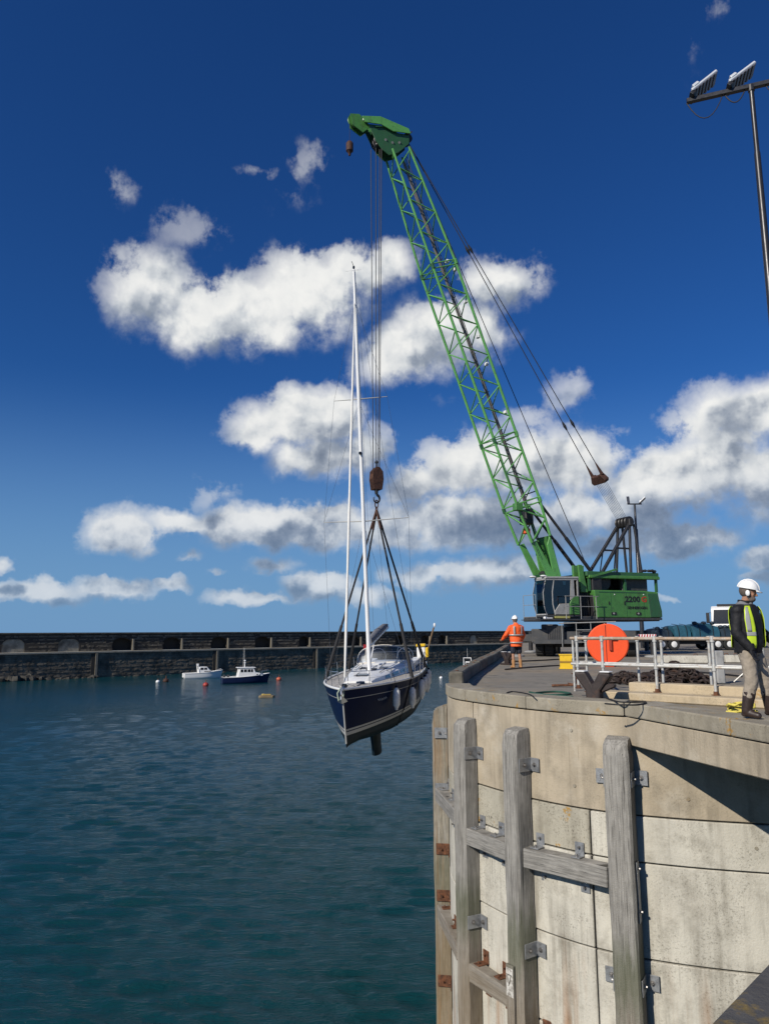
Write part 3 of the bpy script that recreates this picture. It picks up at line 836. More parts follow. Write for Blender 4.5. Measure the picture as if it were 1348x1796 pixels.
# outriggers
def striped(parent, c, wd, ht, mbf, ax=None):
    pl = mbf().box(c, (wd, .03, ht)).build('warning_plate', M_WHITEP, parent)
    n = int(wd / ht * 2.4)
    for k in range(n):
        x0 = c[0] - wd / 2 + (k + .1) * wd / n; w_ = wd / n * .5; sl = min(ht * .5, wd / n * .45)
        poly = [(x0, c[2] - ht / 2 + .005), (x0 + w_, c[2] - ht / 2 + .005), (x0 + w_ + sl, c[2] + ht / 2 - .005), (x0 + sl, c[2] + ht / 2 - .005)]
        poly = [(min(max(a, c[0] - wd / 2 + .005), c[0] + wd / 2 - .005), b) for a, b in poly]
        mbf().prism(poly, c[1] - .021, c[1] - .017, lambda a, b, t: (a, t, b)).build('red_stripe', M_REDP, pl)
for (sx, y, xe) in ((-1, -3.6, 3.45), (1, -3.6, 3.25), (-1, 4.4, 3.4), (1, 4.4, 3.4)):
    ob = U_().box((sx * xe / 2 + sx * .3, y + .35, .95), (xe - .5, .34, .36)).build('outrigger_beam', M_GREYD, crane, bevel=.02)
    U_().cyl((sx * xe, y + .35, .12), (sx * xe, y + .35, 1.3 if y > 0 else 1.15), .13, .13, 14).cyl((sx * xe, y + .35, .1), (sx * xe, y + .35, .5), .08, .08, 10).build('outrigger_jack', M_BLACK, ob, smooth=40)
    U_().lathe([(.02, .005), (.42, .005), (.42, .07), (.2, .12), (.02, .12)], 18, Matrix.Translation((sx * xe, y + .35, 0))).build('outrigger_pad', M_GREYL, ob, smooth=30)
    if y < 0: striped(ob, (sx * (xe - .1) + (0 if sx < 0 else -.35), y + .13, .98), .52 if sx < 0 else 1.25, .42 if sx < 0 else .28, U_)
# handrails and steps of the chassis
for x in (-1.05, -.35, .35, 1.0): U_().cyl((x, -4.05, .5), (x, -4.05, 1.68), .022, n=6).build('step_rail', M_RAILW, crane)
U_().cyl((-1.2, -4.05, 1.68), (1.55, -4.05, 1.74), .03, n=6).build('step_rail', M_RAILW, crane)
for z in (.75, 1.05, 1.35): U_().box((-.02, -4.05, z), (.68, .22, .03)).build('step_tread', M_RAILW, crane)

# superstructure
Yl = 1.45
C_().box2((-4.0, -1.35, 1.80), (2.9, 1.35, 2.06)).build('slewing_platform', M_GREYD, crane, bevel=.03)
# engine house: the large side panel
hs = C_().prism([(-4.05, 1.98), (.12, 1.98), (.12, 2.1), (.28, 3.42), (-3.05, 3.42), (-3.9, 3.36), (-4.05, 2.3)], -1.3, Yl, lambda a, b, t: (a, t, b)).build('engine_house', M_GREEN, crane, bevel=.05, seg=2)
C_().prism([(-4.09, 2.0), (-3.28, 2.0), (-3.14, 3.30), (-3.86, 3.28), (-4.09, 2.35)], Yl - .6, Yl + .02, lambda a, b, t: (a, t, b)).build('corner_panel', M_GREEN_D, hs, bevel=.03)
C_().box((-1.5, Yl + .004, 3.32), (3.0, .02, .05)).build('panel_seam', M_GREEN_D, hs)
for x in (-.75, -1.75, -2.9): C_().box((x, Yl + .003, 2.66), (.014, .014, 1.25)).build('door_seam', M_GREEN_D, hs)
for x in (-.62, -1.62): C_().box((x, Yl + .02, 2.75), (.05, .03, .16)).build('door_handle', M_BLACK, hs)
C_().box((-1.0, Yl + .008, 3.2), (.05, .02, .05)).box((-2.9, Yl + .008, 3.22), (.06, .02, .05)).build('door_rivet', M_WHITEP, hs)
for x in (-.9, -2.5): 
    C_().box((x, Yl + .01, 2.2), (.32, .03, .14)).build('vent', M_BLACK, hs)
    C_().cyl((x + .02, Yl + .02, 2.2), (x + .02, Yl + .05, 2.2), .05, n=8).build('latch', M_GREYL, hs)
C_().box2((-4.05, -1.3, 1.86), (.2, 1.47, 1.975)).build('walkway_edge', M_GREYD, crane)
# lettering on the engine house
def text3d(s, size, M, mat_, name, parent, extr=.004):
    cu = bpy.data.curves.new(name, 'FONT'); cu.body = s; cu.size = size; cu.extrude = extr; cu.align_x = 'CENTER'; cu.resolution_u = 2; cu.offset = size * .03
    ob = bpy.data.objects.new(name, cu); COL.objects.link(ob)
    dg = bpy.context.evaluated_depsgraph_get(); me = bpy.data.meshes.new_from_object(ob.evaluated_get(dg))
    COL.objects.unlink(ob); bpy.data.objects.remove(ob)
    off = Vector(); p = parent
    while p is not None: off += p.location; p = p.parent
    me.transform(Matrix.Translation(-off) @ M); me.materials.clear(); me.materials.append(mat_)
    o = bpy.data.objects.new(name, me); COL.objects.link(o); o.parent = parent
    return o
def side_text(s, size, x, z, m, name, sx=1., y=Yl + .008, parent=None):
    # text reads left to right along -x local (towards the rear) when seen from the cab side
    L = Matrix(((-sx, 0, 0, x), (0, 0, 1, y), (0, 1, 0, z), (0, 0, 0, 1)))
    return text3d(s, size, CM @ L, m, name, parent or hs)
M_LET = mat('black_lettering', (.012, .012, .014), .5); M_LETR = mat('red_lettering', (.42, .05, .02), .5)
side_text('2200', .42, -2.16, 2.82, M_LET, 'lettering', 1.18)
side_text('G', .42, -2.92, 2.82, M_LETR, 'lettering_red', 1.15)
side_text('SENNEBOGEN', .2, -2.45, 2.44, M_LET, 'maker_lettering', 1.0)
# open winch deck under the roof frame
C_().box2((-3.6, -1.1, 3.44), (.3, -.2, 4.15)).build('engine_cover', M_BLACK, crane, bevel=.05)
for x in (-.7, -2.3):
    C_().lathe([(.02, -.5), (.48, -.5), (.48, -.45), (.33, -.43), (.33, .43), (.48, .45), (.48, .5), (.02, .5)], 22, Matrix.Translation((x, .45, 3.9)) @ Matrix.Rotation(math.pi / 2, 4, 'X')).build('winch_drum', M_BLACK, crane, smooth=35)
C_().box2((-3.6, .75, 3.42), (-1.9, 1.0, 4.08)).build('winch_guard', M_GREYD, crane, bevel=.03)
C_().box2((-.35, .8, 2.05), (.25, 1.3, 4.1)).build('service_locker', M_BLACK, crane, bevel=.03)
rf = C_().box2((-4.2, .75, 4.16), (.55, 1.25, 4.42)).build('roof_frame', M_GREEN_D, crane, bevel=.03)
C_().box2((-4.2, 1.0, 4.05), (.45, 1.33, 4.22)).build('roof_rail', M_GREEN, rf, bevel=.03)
C_().box2((-4.15, -1.2, 4.18), (.55, .73, 4.30)).build('roof_plate', M_GREEN_D, rf)
C_().bar((.35, 1.36, 4.12), (-1.3, 1.36, 4.55), .1, .1).build('roof_brace', M_GREEN, rf)
for k in range(9): C_().ball((-3.2 - k * .12, 1.1 + rnd.uniform(-.15, .15), 4.48 + rnd.uniform(0, .07)), (.1, .12, .08), 7, 5).build('cable_bundle', M_BLACK, rf)
for x in (-4.05, -1.95, .35): C_().box((x, 1.15, 3.75), (.12, .12, .75)).build('roof_post', M_GREEN_D, rf)
C_().prism([(.35, 3.2), (.95, 3.2), (1.0, 4.75), (.3, 4.75)], .55, .7, lambda a, b, t: (a, t, b)).prism([(.45, 3.3), (.9, 3.3), (1.0, 4.75), (.75, 4.75)], 1.05, 1.17, lambda a, b, t: (a, t, b)).build('boom_bracket', M_GREEN, crane, bevel=.02)

C_().box2((.3, .55, 2.07), (1.2, 1.02, 3.5)).build('dark_gap_filler', M_BLACK, crane, bevel=.03)  # black filler standing in for the dark gap between cab and engine house
for k in range(5): C_().tube([(.4 + .15 * k, 1.06, 2.1), (.42 + .14 * k, 1.12, 2.6 + .1 * (k % 3)), (.5 + .1 * k, 1.05, 3.4)], .025, 6).build('hydraulic_hose', M_BLACK, crane)
# cab
CX0, CX1, CY0, CY1, CZ0, CZ1 = 1.25, 3.35, .47, 1.47, 1.98, 4.02
cab = C_().box2((CX0, CY0, CZ0), (CX1 - .1, CY1, CZ0 + .14)).build('cab_base', M_GREYD, crane, bevel=.03)
fr = C_()
prof = [(CX1 - .12, CZ0 + .14), (CX1 + .02, CZ0 + .6), (CX1 + .05, CZ0 + 1.25), (CX1 - .12, CZ1 - .1)]   # bowed front pillar
for y in (CY0 + .03, CY1 - .03):
    fr.tube([(a, y, b) for a, b in prof], .024, 6)
    fr.tube([(CX1 - .62, y, CZ0 + .14), (CX1 - .5, y, CZ0 + .7), (CX1 - .5, y, CZ0 + 1.3), (CX1 - .62, y, CZ1 - .1)], .036, 6)
    fr.bar((CX1 - .12, y, CZ1 - .1), (CX0, y, CZ1 - .06), .06, .09)
    fr.bar((CX0 + .06, y, CZ0 + .14), (CX0 + .06, y, CZ1 - .06), .06, .06, (1, 0, 0))
fr.bar((CX1 - .12, CY0, CZ1 - .1), (CX1 - .12, CY1, CZ1 - .1), .07, .07).bar((CX1 - .12, CY0, CZ0 + .16), (CX1 - .12, CY1, CZ0 + .16), .06, .06)
fr.build('cab_frame', M_GREYL, cab, smooth=40)
C_().prism([(CX0 - .02, CZ1 - .04), (CX1 - .05, CZ1 - .08), (CX1 - .12, CZ1 + .04), (CX0 - .02, CZ1 + .07)], CY0 - .03, CY1 + .03, lambda a, b, t: (a, t, b)).build('cab_roof', M_GREYL, cab, bevel=.03)
C_().box2((CX0 - .04, CY0 + .02, CZ0 + .14), (CX0 + .02, CY1 - .02, CZ1 - .06)).build('cab_shade_back', M_BLACK, cab)  # rear closed in black so the cab interior looks dark
C_().prism([(CX0 + .02, CZ0 + .15), (CX0 + .62, CZ0 + .15), (CX0 + .60, CZ0 + .72), (CX0 + .42, CZ0 + 1.05), (CX0 + .02, CZ0 + 1.1)], CY1 - .04, CY1 + .02, lambda a, b, t: (a, t, b)).build('door_panel', M_GREEN, cab, bevel=.02)
for k in range(4): C_().bar((CX0 + .12, CY1 + .03, CZ0 + .28 + .13 * k), (CX0 + .5, CY1 + .03, CZ0 + .36 + .13 * k), .02, .025).build('door_louvre', M_GREEN_D, cab)
C_().prism([(CX0 + .64, CZ0 + .15), (CX1 - .62, CZ0 + .15), (CX1 - .6, CZ0 + .33), (CX1 - .9, CZ0 + .7), (CX0 + .62, CZ0 + .72)], CY1 - .04, CY1 + .01, lambda a, b, t: (a, t, b)).build('lower_door_panel', M_GREYL, cab, bevel=.015)
C_().prism([(CX0 + .28, CZ0 + 1.08), (CX0 + .55, CZ0 + .9), (CX0 + .47, CZ1 - .1), (CX0 + .3, CZ1 - .1)], CY1 - .02, CY1 + .02, lambda a, b, t: (a, t, b)).build('rear_pillar', M_GREYL, cab)
C_().box2((CX0 + .02, CY0 - .01, CZ0 + .14), (CX1 - .2, CY0 + .02, CZ1 - .3)).build('cab_shade_side', M_BLACK, cab)  # black sheet added across the far side in place of interior shade
# panes
C_().prism([(CX0 + .5, CZ0 + .75), (CX1 - .9, CZ0 + .73), (CX1 - .62, CZ0 + .36), (CX1 - .53, CZ0 + .7), (CX1 - .53, CZ0 + 1.3), (CX1 - .66, CZ1 - .13), (CX0 + .47, CZ1 - .1)], CY1 - .03, CY1 - .02, lambda a, b, t: (a, t, b)).build('side_pane', M_GLASS, cab)
C_().prism([(CX1 - .58, CZ0 + .18), (CX1 - .15, CZ0 + .18), (CX1 - .02, CZ0 + .6), (CX1 + .01, CZ0 + 1.25), (CX1 - .15, CZ1 - .14), (CX1 - .58, CZ1 - .14), (CX1 - .46, CZ0 + 1.3), (CX1 - .46, CZ0 + .7)], CY1 - .03, CY1 - .02, lambda a, b, t: (a, t, b)).build('quarter_pane', M_GLASS, cab)
C_().grid([[(a + .015, y, b) for a, b in prof] for y in (CY0 + .05, CY1 - .05)]).build('windscreen', M_GLASS, cab)
C_().box((CX0 + .75, .97, CZ0 + .5), (.55, .5, .2)).box((CX0 + .5, .97, CZ0 + .95), (.16, .5, .95)).build('driver_seat', M_BLACK, cab, bevel=.05)
C_().box((CX1 - .45, .97, CZ0 + .45), (.25, .6, .6)).build('console', M_BLACK, cab, bevel=.03)
for y in (.6, 1.3): C_().ball((CX1 - .1 + (.2 if y < 1 else 0), y, CZ1 + .07), (.2, .14, .06), 9, 6).build('roof_lamp', M_WHITEP, cab, smooth=60)
C_().bar((CX1 - .1, 1.5, CZ1 - .25), (CX1 + .55, 1.62, CZ1 - .4), .03, .03).build('mirror_arm', M_BLACK, cab)
C_().box((CX1 - .25, CY1 - .12, CZ0 - .02), (.5, .2, .14)).build('cab_step_box', M_WHITEP, cab, bevel=.04)
C_().box((CX1 - 1.0, CY1 + .03, CZ0 + .02), (.9, .04, .11)).build('reflective_strip', mat('olive_reflective', (.4, .38, .12), .5), cab)
# lime vest hanging at the front of the cab is its own thing
vst = tag(C_().prism([(CX1 - .42, CZ0 + .75), (CX1 - .2, CZ0 + .72), (CX1 - .14, CZ0 + 1.1), (CX1 - .18, CZ0 + 1.22), (CX1 - .28, CZ0 + 1.15), (CX1 - .4, CZ0 + 1.2)], 1.26, 1.33, lambda a, b, t: (a, t, b)).build('hanging_vest', mat('lime_fabric', (.42, .62, .06), .8, var=.2, vs=9), None, bevel=.02), 'lime safety vest hanging inside the front of the crane cab', 'vest')
# platform rail round the cab
def rail_(pts, r=.018, par=cab, nm='guard_rail'): C_().tube(pts, r, 6).build(nm, M_RAILW, par)
for z in (CZ0 + .02, CZ0 + .62, CZ0 + 1.12): rail_([(CX1 + .75, CY0 + .2, z), (CX1 + .75, CY1 + .35, z)], .015)
for z in (CZ0 + .55, CZ0 + 1.08): rail_([(CX0 - .95, CY1 + .32, z), (CX0 + 1.1, CY1 + .32, z)], .02)
for x in (CX0 + 1.05, CX0 + .15, CX0 - .8): rail_([(x, CY1 + .32, CZ0 - .12), (x, CY1 + .32, CZ0 + 1.1)], .022)
for y in (CY0 + .2, CY1 + .35): rail_([(CX1 + .75, y, CZ0 - .05), (CX1 + .75, y, CZ0 + 1.12)], .015)
C_().box2((CX0 - 1.1, CY1 + .06, CZ0 - .15), (CX1 + .1, CY1 + .42, CZ0 - .08)).box2((CX1 + .1, CY0, CZ0 - .14), (CX1 + .8, CY1 + .4, CZ0 - .1)).build('cab_walkway', M_GREYD, cab)

# boom
FOOT = Vector((1.75, 0, 3.0)); HEAD = Vector((10.75, 0, 27.3))
bd = (HEAD - FOOT).normalized(); bn = Vector((-bd.z, 0, bd.x))      # bn: towards the rear/top side of the boom
BL = (HEAD - FOOT).length
def bp(s, y, n): return FOOT + bd * s + Vector((0, 1, 0)) * y + bn * n
def wid(s):     # half width, half depth along the boom
    if s < 5.0: return .62 + .08 * s / 5, .30 + .42 * min(1, s / 4.6)
    if s < 18.8: return .70, .72
    f = (s - 18.8) / (BL - 18.8); return .70 - .22 * f, .72 - .22 * f
boom = C_()
# plated foot: two side cheeks and a rear plate
for sy in (-1, 1):
    boom.prism([(-.15, -.18), (1.2, -.36), (3.3, -.60), (3.3, -.30), (1.5, .05), (2.9, .28), (3.3, .62), (1.0, .42), (-.15, .2)], sy * .60 - .04, sy * .60 + .04, lambda s_, n_, t: bp(s_, t, n_))
bo = boom.build('boom', M_BOOM, crane, bevel=.01)
C_().prism([(.3, .30), (3.3, .60), (3.3, .66), (.3, .36)], -.62, .62, lambda s_, n_, t: bp(s_, t, n_)).build('foot_plate', M_GREEN, bo)
C_().prism([(.2, -.25), (1.5, -.40), (1.5, -.34), (.2, -.19)], -.58, .58, lambda s_, n_, t: bp(s_, t, n_)).build('foot_plate', M_GREEN_D, bo)
for y in (.2, ): C_().lathe([(.02, -.3), (.3, -.3), (.3, .3), (.02, .3)], 16, Matrix.Translation(bp(1.3, 0, -.05)) @ Matrix.Rotation(math.pi / 2, 4, 'X')).build('tagline_winch', M_BLACK, bo, smooth=30)
C_().box(bp(3.9, -.1, -.2), (.35, .3, .3)).build('hose_reel', M_ORANGE, bo, bevel=.04)
joints = [3.3, 5.3, 9.0, 18.8, BL - .35]
for a, b in ((3.3, 5.3), (5.3, 9.0), (9.0, 18.8), (18.8, BL - .35)):
    wa, da = wid(a + .01); wb, db = wid(b - .01)
    for sy in (-1, 1):
        for sn in (-1, 1):
            C_().cyl(bp(a, sy * wa, sn * da), bp(b, sy * wb, sn * db), .074 if b < 19 else .066, n=8).build('chord', M_BOOM, bo, smooth=40)
for s_ in (5.3, 9.0, 18.8):     # joint frames with pin lugs
    w_, d_ = wid(s_)
    for ds in (-.13, .13):
        for sn in (-1, 1): C_().cyl(bp(s_ + ds, -w_, sn * d_), bp(s_ + ds, w_, sn * d_), .035, n=6).build('cross_bar', M_BOOM, bo)
        for sy in (-1, 1): C_().cyl(bp(s_ + ds, sy * w_, -d_), bp(s_ + ds, sy * w_, d_), .035, n=6).build('cross_bar', M_BOOM, bo)
    for sy in (-1, 1):
        for sn in (-1, 1): C_().box(bp(s_, sy * w_, sn * d_), (.14, .2, .3), Matrix((Vector((bn.x, 0, bn.z)), Vector((0, 1, 0)), bd)).transposed()).build('pin_lug', M_GREEN_D if sn < 0 else M_BOOM, bo, bevel=.02)
def lace(a, b, n, r, ph=0):
    """zigzag bars on the four faces between two joints"""
    st = (b - a) / n
    for k in range(n):
        s0, s1 = a + k * st, a + (k + 1) * st
        w0_, d0_ = wid(s0 + .01); w1_, d1_ = wid(s1 - .01)
        sg = 1 if (k + ph) % 2 else -1
        for sy in (-1, 1):    # side faces
            C_().cyl(bp(s0, sy * w0_, sg * d0_), bp(s1, sy * w1_, -sg * d1_), r, n=6).build('lacing', M_BOOM, bo, smooth=60)
        for sn in (-1, 1):    # under and upper faces
            C_().cyl(bp(s0, sg * w0_, sn * d0_), bp(s1, -sg * w1_, sn * d1_), r, n=6).build('lacing', M_BOOM, bo, smooth=60)
        if k % 2 == 0 and k:
            C_().cyl(bp(s0, -w0_, d0_), bp(s0, w0_, -d0_), r * .8, n=5).build('inner_brace', M_GREEN_D, bo)
lace(3.3, 5.2, 2, .045); lace(5.45, 8.87, 4, .034); lace(9.13, 18.67, 11, .034); lace(18.95, BL - .5, 7, .034)
# gangway and rope run inside the boom
lad = C_().box2((0, 0, 0), (.001, .001, .001)); lad = C_()
lad.bar(bp(5.4, -.30, .52), bp(BL - .8, -.22, .34), .17, .05, (0, 1, 0)).build('boom_gangway', mat('gangway_mesh', (.24, .22, .195), .7, .3, var=.4, vs=14), bo)
C_().cyl(bp(1.3, .12, .2), bp(BL - .5, .12, .40), .02, n=6).build('hoist_rope_run', M_ROPE, bo)
C_().cyl(bp(1.3, -.05, .2), bp(BL - .5, -.05, .40), .02, n=6).build('hoist_rope_run', M_ROPE, bo)
for s_ in np.arange(6.2, BL - 1.2, 1.1): C_().cyl(bp(s_, -.48, .5), bp(s_, -.08, .5), .022, n=5).build('gangway_bracket', M_GREEN_D, bo)
for s_, n_ in ((18.5, .75), (19.0, .4), (14.6, .6), (13.1, .7), (10.3, .72), (16.6, .6)): C_().box(bp(s_, rnd.uniform(.2, .6), n_), (.16, .22, .16)).build('warning_tag', M_WHITEP, bo, bevel=.02)
# working platform and light at the lower joint
C_().bar(bp(5.75, -.78, .70), bp(5.75, -.78, 1.75), .25, .06).build('boom_light', M_GREYD, bo)
C_().box(bp(5.3, .75, -.75), (.45, .35, .4)).build('boom_stop_lug', M_GREEN, bo, bevel=.03)
C_().box(bp(4.6, -.2, .15), (.5, .7, .8)).build('valve_block', M_BLACK, bo, bevel=.05)
# head
def hp(px, py, y): return cl(px, py, y)
def plate2(poly, y, th, m, nm, par):
    q0 = [hp(x, yy, 0) for x, yy in poly]; n = len(poly)
    return C_().add([v + Vector((0, y - th / 2, 0)) for v in q0] + [v + Vector((0, y + th / 2, 0)) for v in q0], [tuple(range(n - 1, -1, -1)), tuple(range(n, 2 * n))] + [(k, (k + 1) % n, n + (k + 1) % n, n + k) for k in range(n)]).build(nm, m, par, bevel=.012)
core = [(642, 224), (663, 226), (684, 238), (714, 243), (713, 258), (694, 274), (678, 278), (666, 268), (655, 252)]
hdo = plate2(core, .30, .05, M_GREEN_D, 'boom_head', crane)
plate2(core, -.30, .05, M_GREEN_D, 'head_cheek', hdo)
flange = [(630, 212), (662, 213), (711, 234), (715, 243), (684, 239), (663, 227), (636, 223)]
for y in (.42, -.42): plate2(flange, y, .06, M_BOOM, 'head_flange', hdo)
C_().box(hp(676, 229, 0), (1.5, .80, .05), Matrix.Rotation(R_(16), 3, 'Y')).build('head_plate', M_GREEN_D, hdo)
for (px, py) in ((688, 250), (700, 250), (676, 245)): C_().cyl(hp(px, py, -.36), hp(px, py, .36), .07, n=10).build('head_pin', M_GREYL, hdo)
C_().bar(hp(712, 238, .3), hp(722, 231, .3), .05, .05).bar(hp(712, 238, -.3), hp(722, 231, -.3), .05, .05).build('mast_light_bracket', M_RUSTB, hdo)
nose = [hp(648, 226, 0), hp(628, 204, 0), hp(612, 203, 0), hp(616, 222, 0), hp(634, 236, 0)]
for sy in (-.2, .2):
    q0 = [v + Vector((0, sy, 0)) for v in nose]
    C_().add(q0 + [v + Vector((0, .05 if sy < 0 else -.05, 0)) for v in q0], [tuple(range(4, -1, -1)), tuple(range(5, 10))] + [(k, (k + 1) % 5, 5 + (k + 1) % 5, 5 + k) for k in range(5)]).build('nose_plate', M_GREEN, hdo)
def sheave(px, py, r, y, m=M_GREEN_D, par=hdo, wd=.1):
    c = hp(px, py, 0); c.y = y
    C_().lathe([(.03, -wd / 2), (r, -wd / 2), (r * .88, 0), (r, wd / 2), (.03, wd / 2)], 20, Matrix.Translation(c) @ Matrix.Rotation(math.pi / 2, 4, 'X')).build('sheave', m, par, smooth=30)
sheave(621, 212, .36, 0, M_GREEN); 
for y in (-.24, 0, .24): sheave(664, 250, .36, y, M_BLACK)
for y in (-.2, .2): sheave(712, 246, .26, y, M_BLACK)
for (px, py) in ((690, 218), (640, 210)): C_().box(hp(px, py, .3), (.25, .1, .12)).build('head_lamp', M_WHITEP, hdo, bevel=.02)
C_().box(hp(664, 256, 0) , (.5, .5, .3)).build('sheave_block', M_BLACK, hdo, bevel=.06)
# ropes and pendants
rp = C_()
def rope_(a, b, r, nm='hoist_rope'): C_().cyl(a, b, r, n=6).build(nm, M_ROPE, crane, smooth=80)
hook_c = cl(660, 838)
for y, x in ((-.30, .30), (.0, .05), (.30, -.26), (.1, -.2)):
    rope_(Vector((cl(660, 258).x + x * .7, y, cl(660, 258).z)), Vector((hook_c.x + x * .35, y * .6, hook_c.z + .2)), .020)
A_TOP = cl(1094, 918)
SPB = cl(1051, 842); 
for y in (-.42, .42):
    h0 = hp(713, 246, y * .6)
    e1 = cl(816, 437, y); e2 = cl(1000, 757, y)
    C_().cyl(h0, Vector((SPB.x + .15, y, SPB.z + .25)), .024, n=6).build('pendant_line', M_ROPE, crane, smooth=80)
    L0 = Vector((SPB.x + .15, y, SPB.z + .25)); dv_ = (L0 - h0)
    for f in (.32, .845): C_().tube([h0 + dv_ * (f - .012), h0 + dv_ * f, h0 + dv_ * (f + .012)], [.04, .085, .04], 8).build('pendant_link', M_BLACK, crane)
    C_().tube([h0 + dv_ * .965, h0 + dv_ * 1.0], [.03, .1], 8).build('pendant_link', M_RUSTB, crane)
Rsp = (A_TOP - SPB).normalized()
C_().prism([(-.62, -.05), (-.42, .32), (-.3, .36), (-.2, .28), (.2, .28), (.3, .36), (.42, .32), (.62, -.05), (.5, -.2), (-.5, -.2)], -.16, .16, lambda a, b, t: SPB + Vector((0, a, 0)) - Rsp * b + Vector((-Rsp.z, 0, Rsp.x)) * t).build('bridle_block', M_RUSTB, crane, bevel=.03)
for k in range(8):
    y = -.45 + .9 * k / 7; rope_(SPB + Rsp * .1 + Vector((0, y, 0)), A_TOP + Vector((0, y * .9, 0)), .009, 'luffing_rope')
rope_(hp(716, 256, -.1), cl(1027, 990, -.1), .022)
rope_(bp(2.5, .75, -.5), bp(8.0, .8, -.85), .012, 'tag_line')
# gantry
for y in (-.62, .62):
    f0 = cl(1040, 994, 0); f0.y = y; f0.z = 4.3; tp = A_TOP + Vector((0, y * .8 - y, 0)); tp.y = y * .8
    r0 = cl(1062, 994, 0); r0.y = y; r0.z = 4.3
    v0 = Vector((A_TOP.x + .25, y, 4.3))
    C_().bar(f0, tp, .16, .16).build('gantry_leg', M_BLACK, crane, bevel=.02)
    C_().bar(v0, tp + Vector((.05, 0, 0)), .13, .13).build('gantry_leg', M_BLACK, crane, bevel=.02)
    C_().bar(v0 + Vector((-.75, 0, 0)), tp + Vector((-.25, 0, -.1)), .12, .12).build('gantry_leg', M_BLACK, crane, bevel=.02)
    C_().bar(f0.lerp(tp, .5), v0.lerp(tp, .5), .09, .09).build('gantry_strut', M_BLACK, crane)
    C_().bar(r0, f0.lerp(tp, .5), .05, .05).build('gantry_strut', M_BLACK, crane)
C_().bar(A_TOP + Vector((0, -.62, 0)), A_TOP + Vector((0, .62, 0)), .3, .42).build('gantry_head', M_BLACK, crane, bevel=.04)
for y in (-.4, -.13, .13, .4): C_().lathe([(.03, -.06), (.3, -.06), (.26, 0), (.3, .06), (.03, .06)], 18, Matrix.Translation(A_TOP + Vector((0, y, .05))) @ Matrix.Rotation(math.pi / 2, 4, 'X')).build('gantry_sheave', M_BLACK, crane, smooth=30)
for y in (-.55, .55):     # boom back-stops
    C_().cyl(bp(5.2, y, .72), Vector((-.35, y, 4.35)), .075, n=10).build('backstop', M_BLACK, crane, smooth=40)
    C_().cyl(bp(5.2, y, .72).lerp(Vector((-.35, y, 4.35)), .5), Vector((-.35, y, 4.35)), .10, n=10).build('backstop_sleeve', M_BLACK, crane, smooth=40)
# auxiliary ball
axp = cl(613, 246); C_().cyl(cl(613, 216), axp, .012, n=5).build('auxiliary_rope', M_ROPE, crane)
C_().lathe([(.02, .28), (.12, .26), (.19, .16), (.19, -.28), (.1, -.36), (.05, -.55), (.02, -.56)], 16, Matrix.Translation(axp + Vector((0, 0, -.35)))).build('auxiliary_weight', M_RUSTB, crane, smooth=40)

# hook block (hangs on the ropes: a thing of its own)
HKW = CM @ hook_c
hk = thing('hook_block', HKW, 'rusty brown crane hook block with swivel hook hanging above the yacht', 'hook block')
HM = Matrix.Translation(HKW) @ Matrix.Rotation(R_(25), 4, 'Z') @ Matrix.Diagonal((.80, .9, 1.0, 1.0))
def H_(): return MB(HM)
for y in (-.22, -.075, .075, .22):
    H_().prism([(-.28, -.62), (-.38, -.1), (-.34, .3), (-.12, .52), (.12, .52), (.34, .3), (.38, -.1), (.28, -.62)], y - .022, y + .022, lambda a, b, t: (a, t, b)).build('cheek_plate', M_RUSTB, hk, bevel=.01)
for y in (-.15, 0, .15): H_().lathe([(.03, -.04), (.36, -.04), (.3, 0), (.36, .04), (.03, .04)], 20, Matrix.Translation((0, y, .02)) @ Matrix.Rotation(math.pi / 2, 4, 'X')).build('sheave', M_RUST, hk, smooth=30)
H_().cyl((0, 0, .45), (0, 0, .9), .06, .045, 8).cyl((0, 0, .75), (0, 0, .83), .11, .11, 8).build('rope_wedge', M_BLACK, hk)
H_().cyl((0, 0, -.6), (0, 0, -.82), .12, .09, 12).build('hook_shank', M_BLACK, hk)
pts = [(0, 0, -.78), (.06, 0, -.88)] + [(.0 + .2 * math.cos(a), 0, -1.06 + .2 * math.sin(a)) for a in np.linspace(.9, -3.5, 12)]
H_().tube(pts, [.07, .075] + [.075 - .004 * k for k in range(12)], 10).build('hook', M_BLACK, hk, smooth=60)
RING = HKW + Vector((0, 0, -1.62))
sh = H_().tube([(.0 + .11 * math.cos(a), 0, -1.33 + .2 * math.sin(a)) for a in np.linspace(0, 2 * math.pi, 13)[:-1]], .032, 8, closed=True).build('shackle', M_RUSTB, hk, smooth=60)
H_().tube([(0, .12 * math.cos(a), -1.62 + .14 * math.sin(a)) for a in np.linspace(0, 2 * math.pi, 13)[:-1]], .035, 8, closed=True).build('master_link', M_RUSTB, hk, smooth=60)
# ------------------------------------------------------------------ yacht
HOOKX = RING.x; HOOKY = RING.y
YZ = -2.34
hf = Vector((-math.sin(R_(9.3)), -math.cos(R_(9.3)), 0)); pf = Vector((-hf.y, hf.x, 0))    # forward and port
YM = Matrix.Translation((HOOKX, HOOKY, YZ)) @ Matrix((hf, pf, Vector((0, 0, 1)))).transposed().to_4x4() @ Matrix.Rotation(R_(3.2), 4, 'Y') @ Matrix.Rotation(R_(1.7), 4, 'X')
def Y_(): return MB(YM)
M_NAVY = mat('navy_gelcoat', (.005, .012, .042), .34, var=.15, vs=1.5, spec=.04)
M_GEL = mat('white_gelcoat', (.80, .80, .78), .3, var=.04, vs=2, coat=.2)
M_STRIPE = mat('grey_white_stripe', (.42, .42, .40), .35, var=.08)
M_ANTI = mat('antifouling', (.007, .017, .026), .6, var=.35, vs=2.5, spec=.2, dirt=((.02, .035, .03), 3, .5, .7, .6))
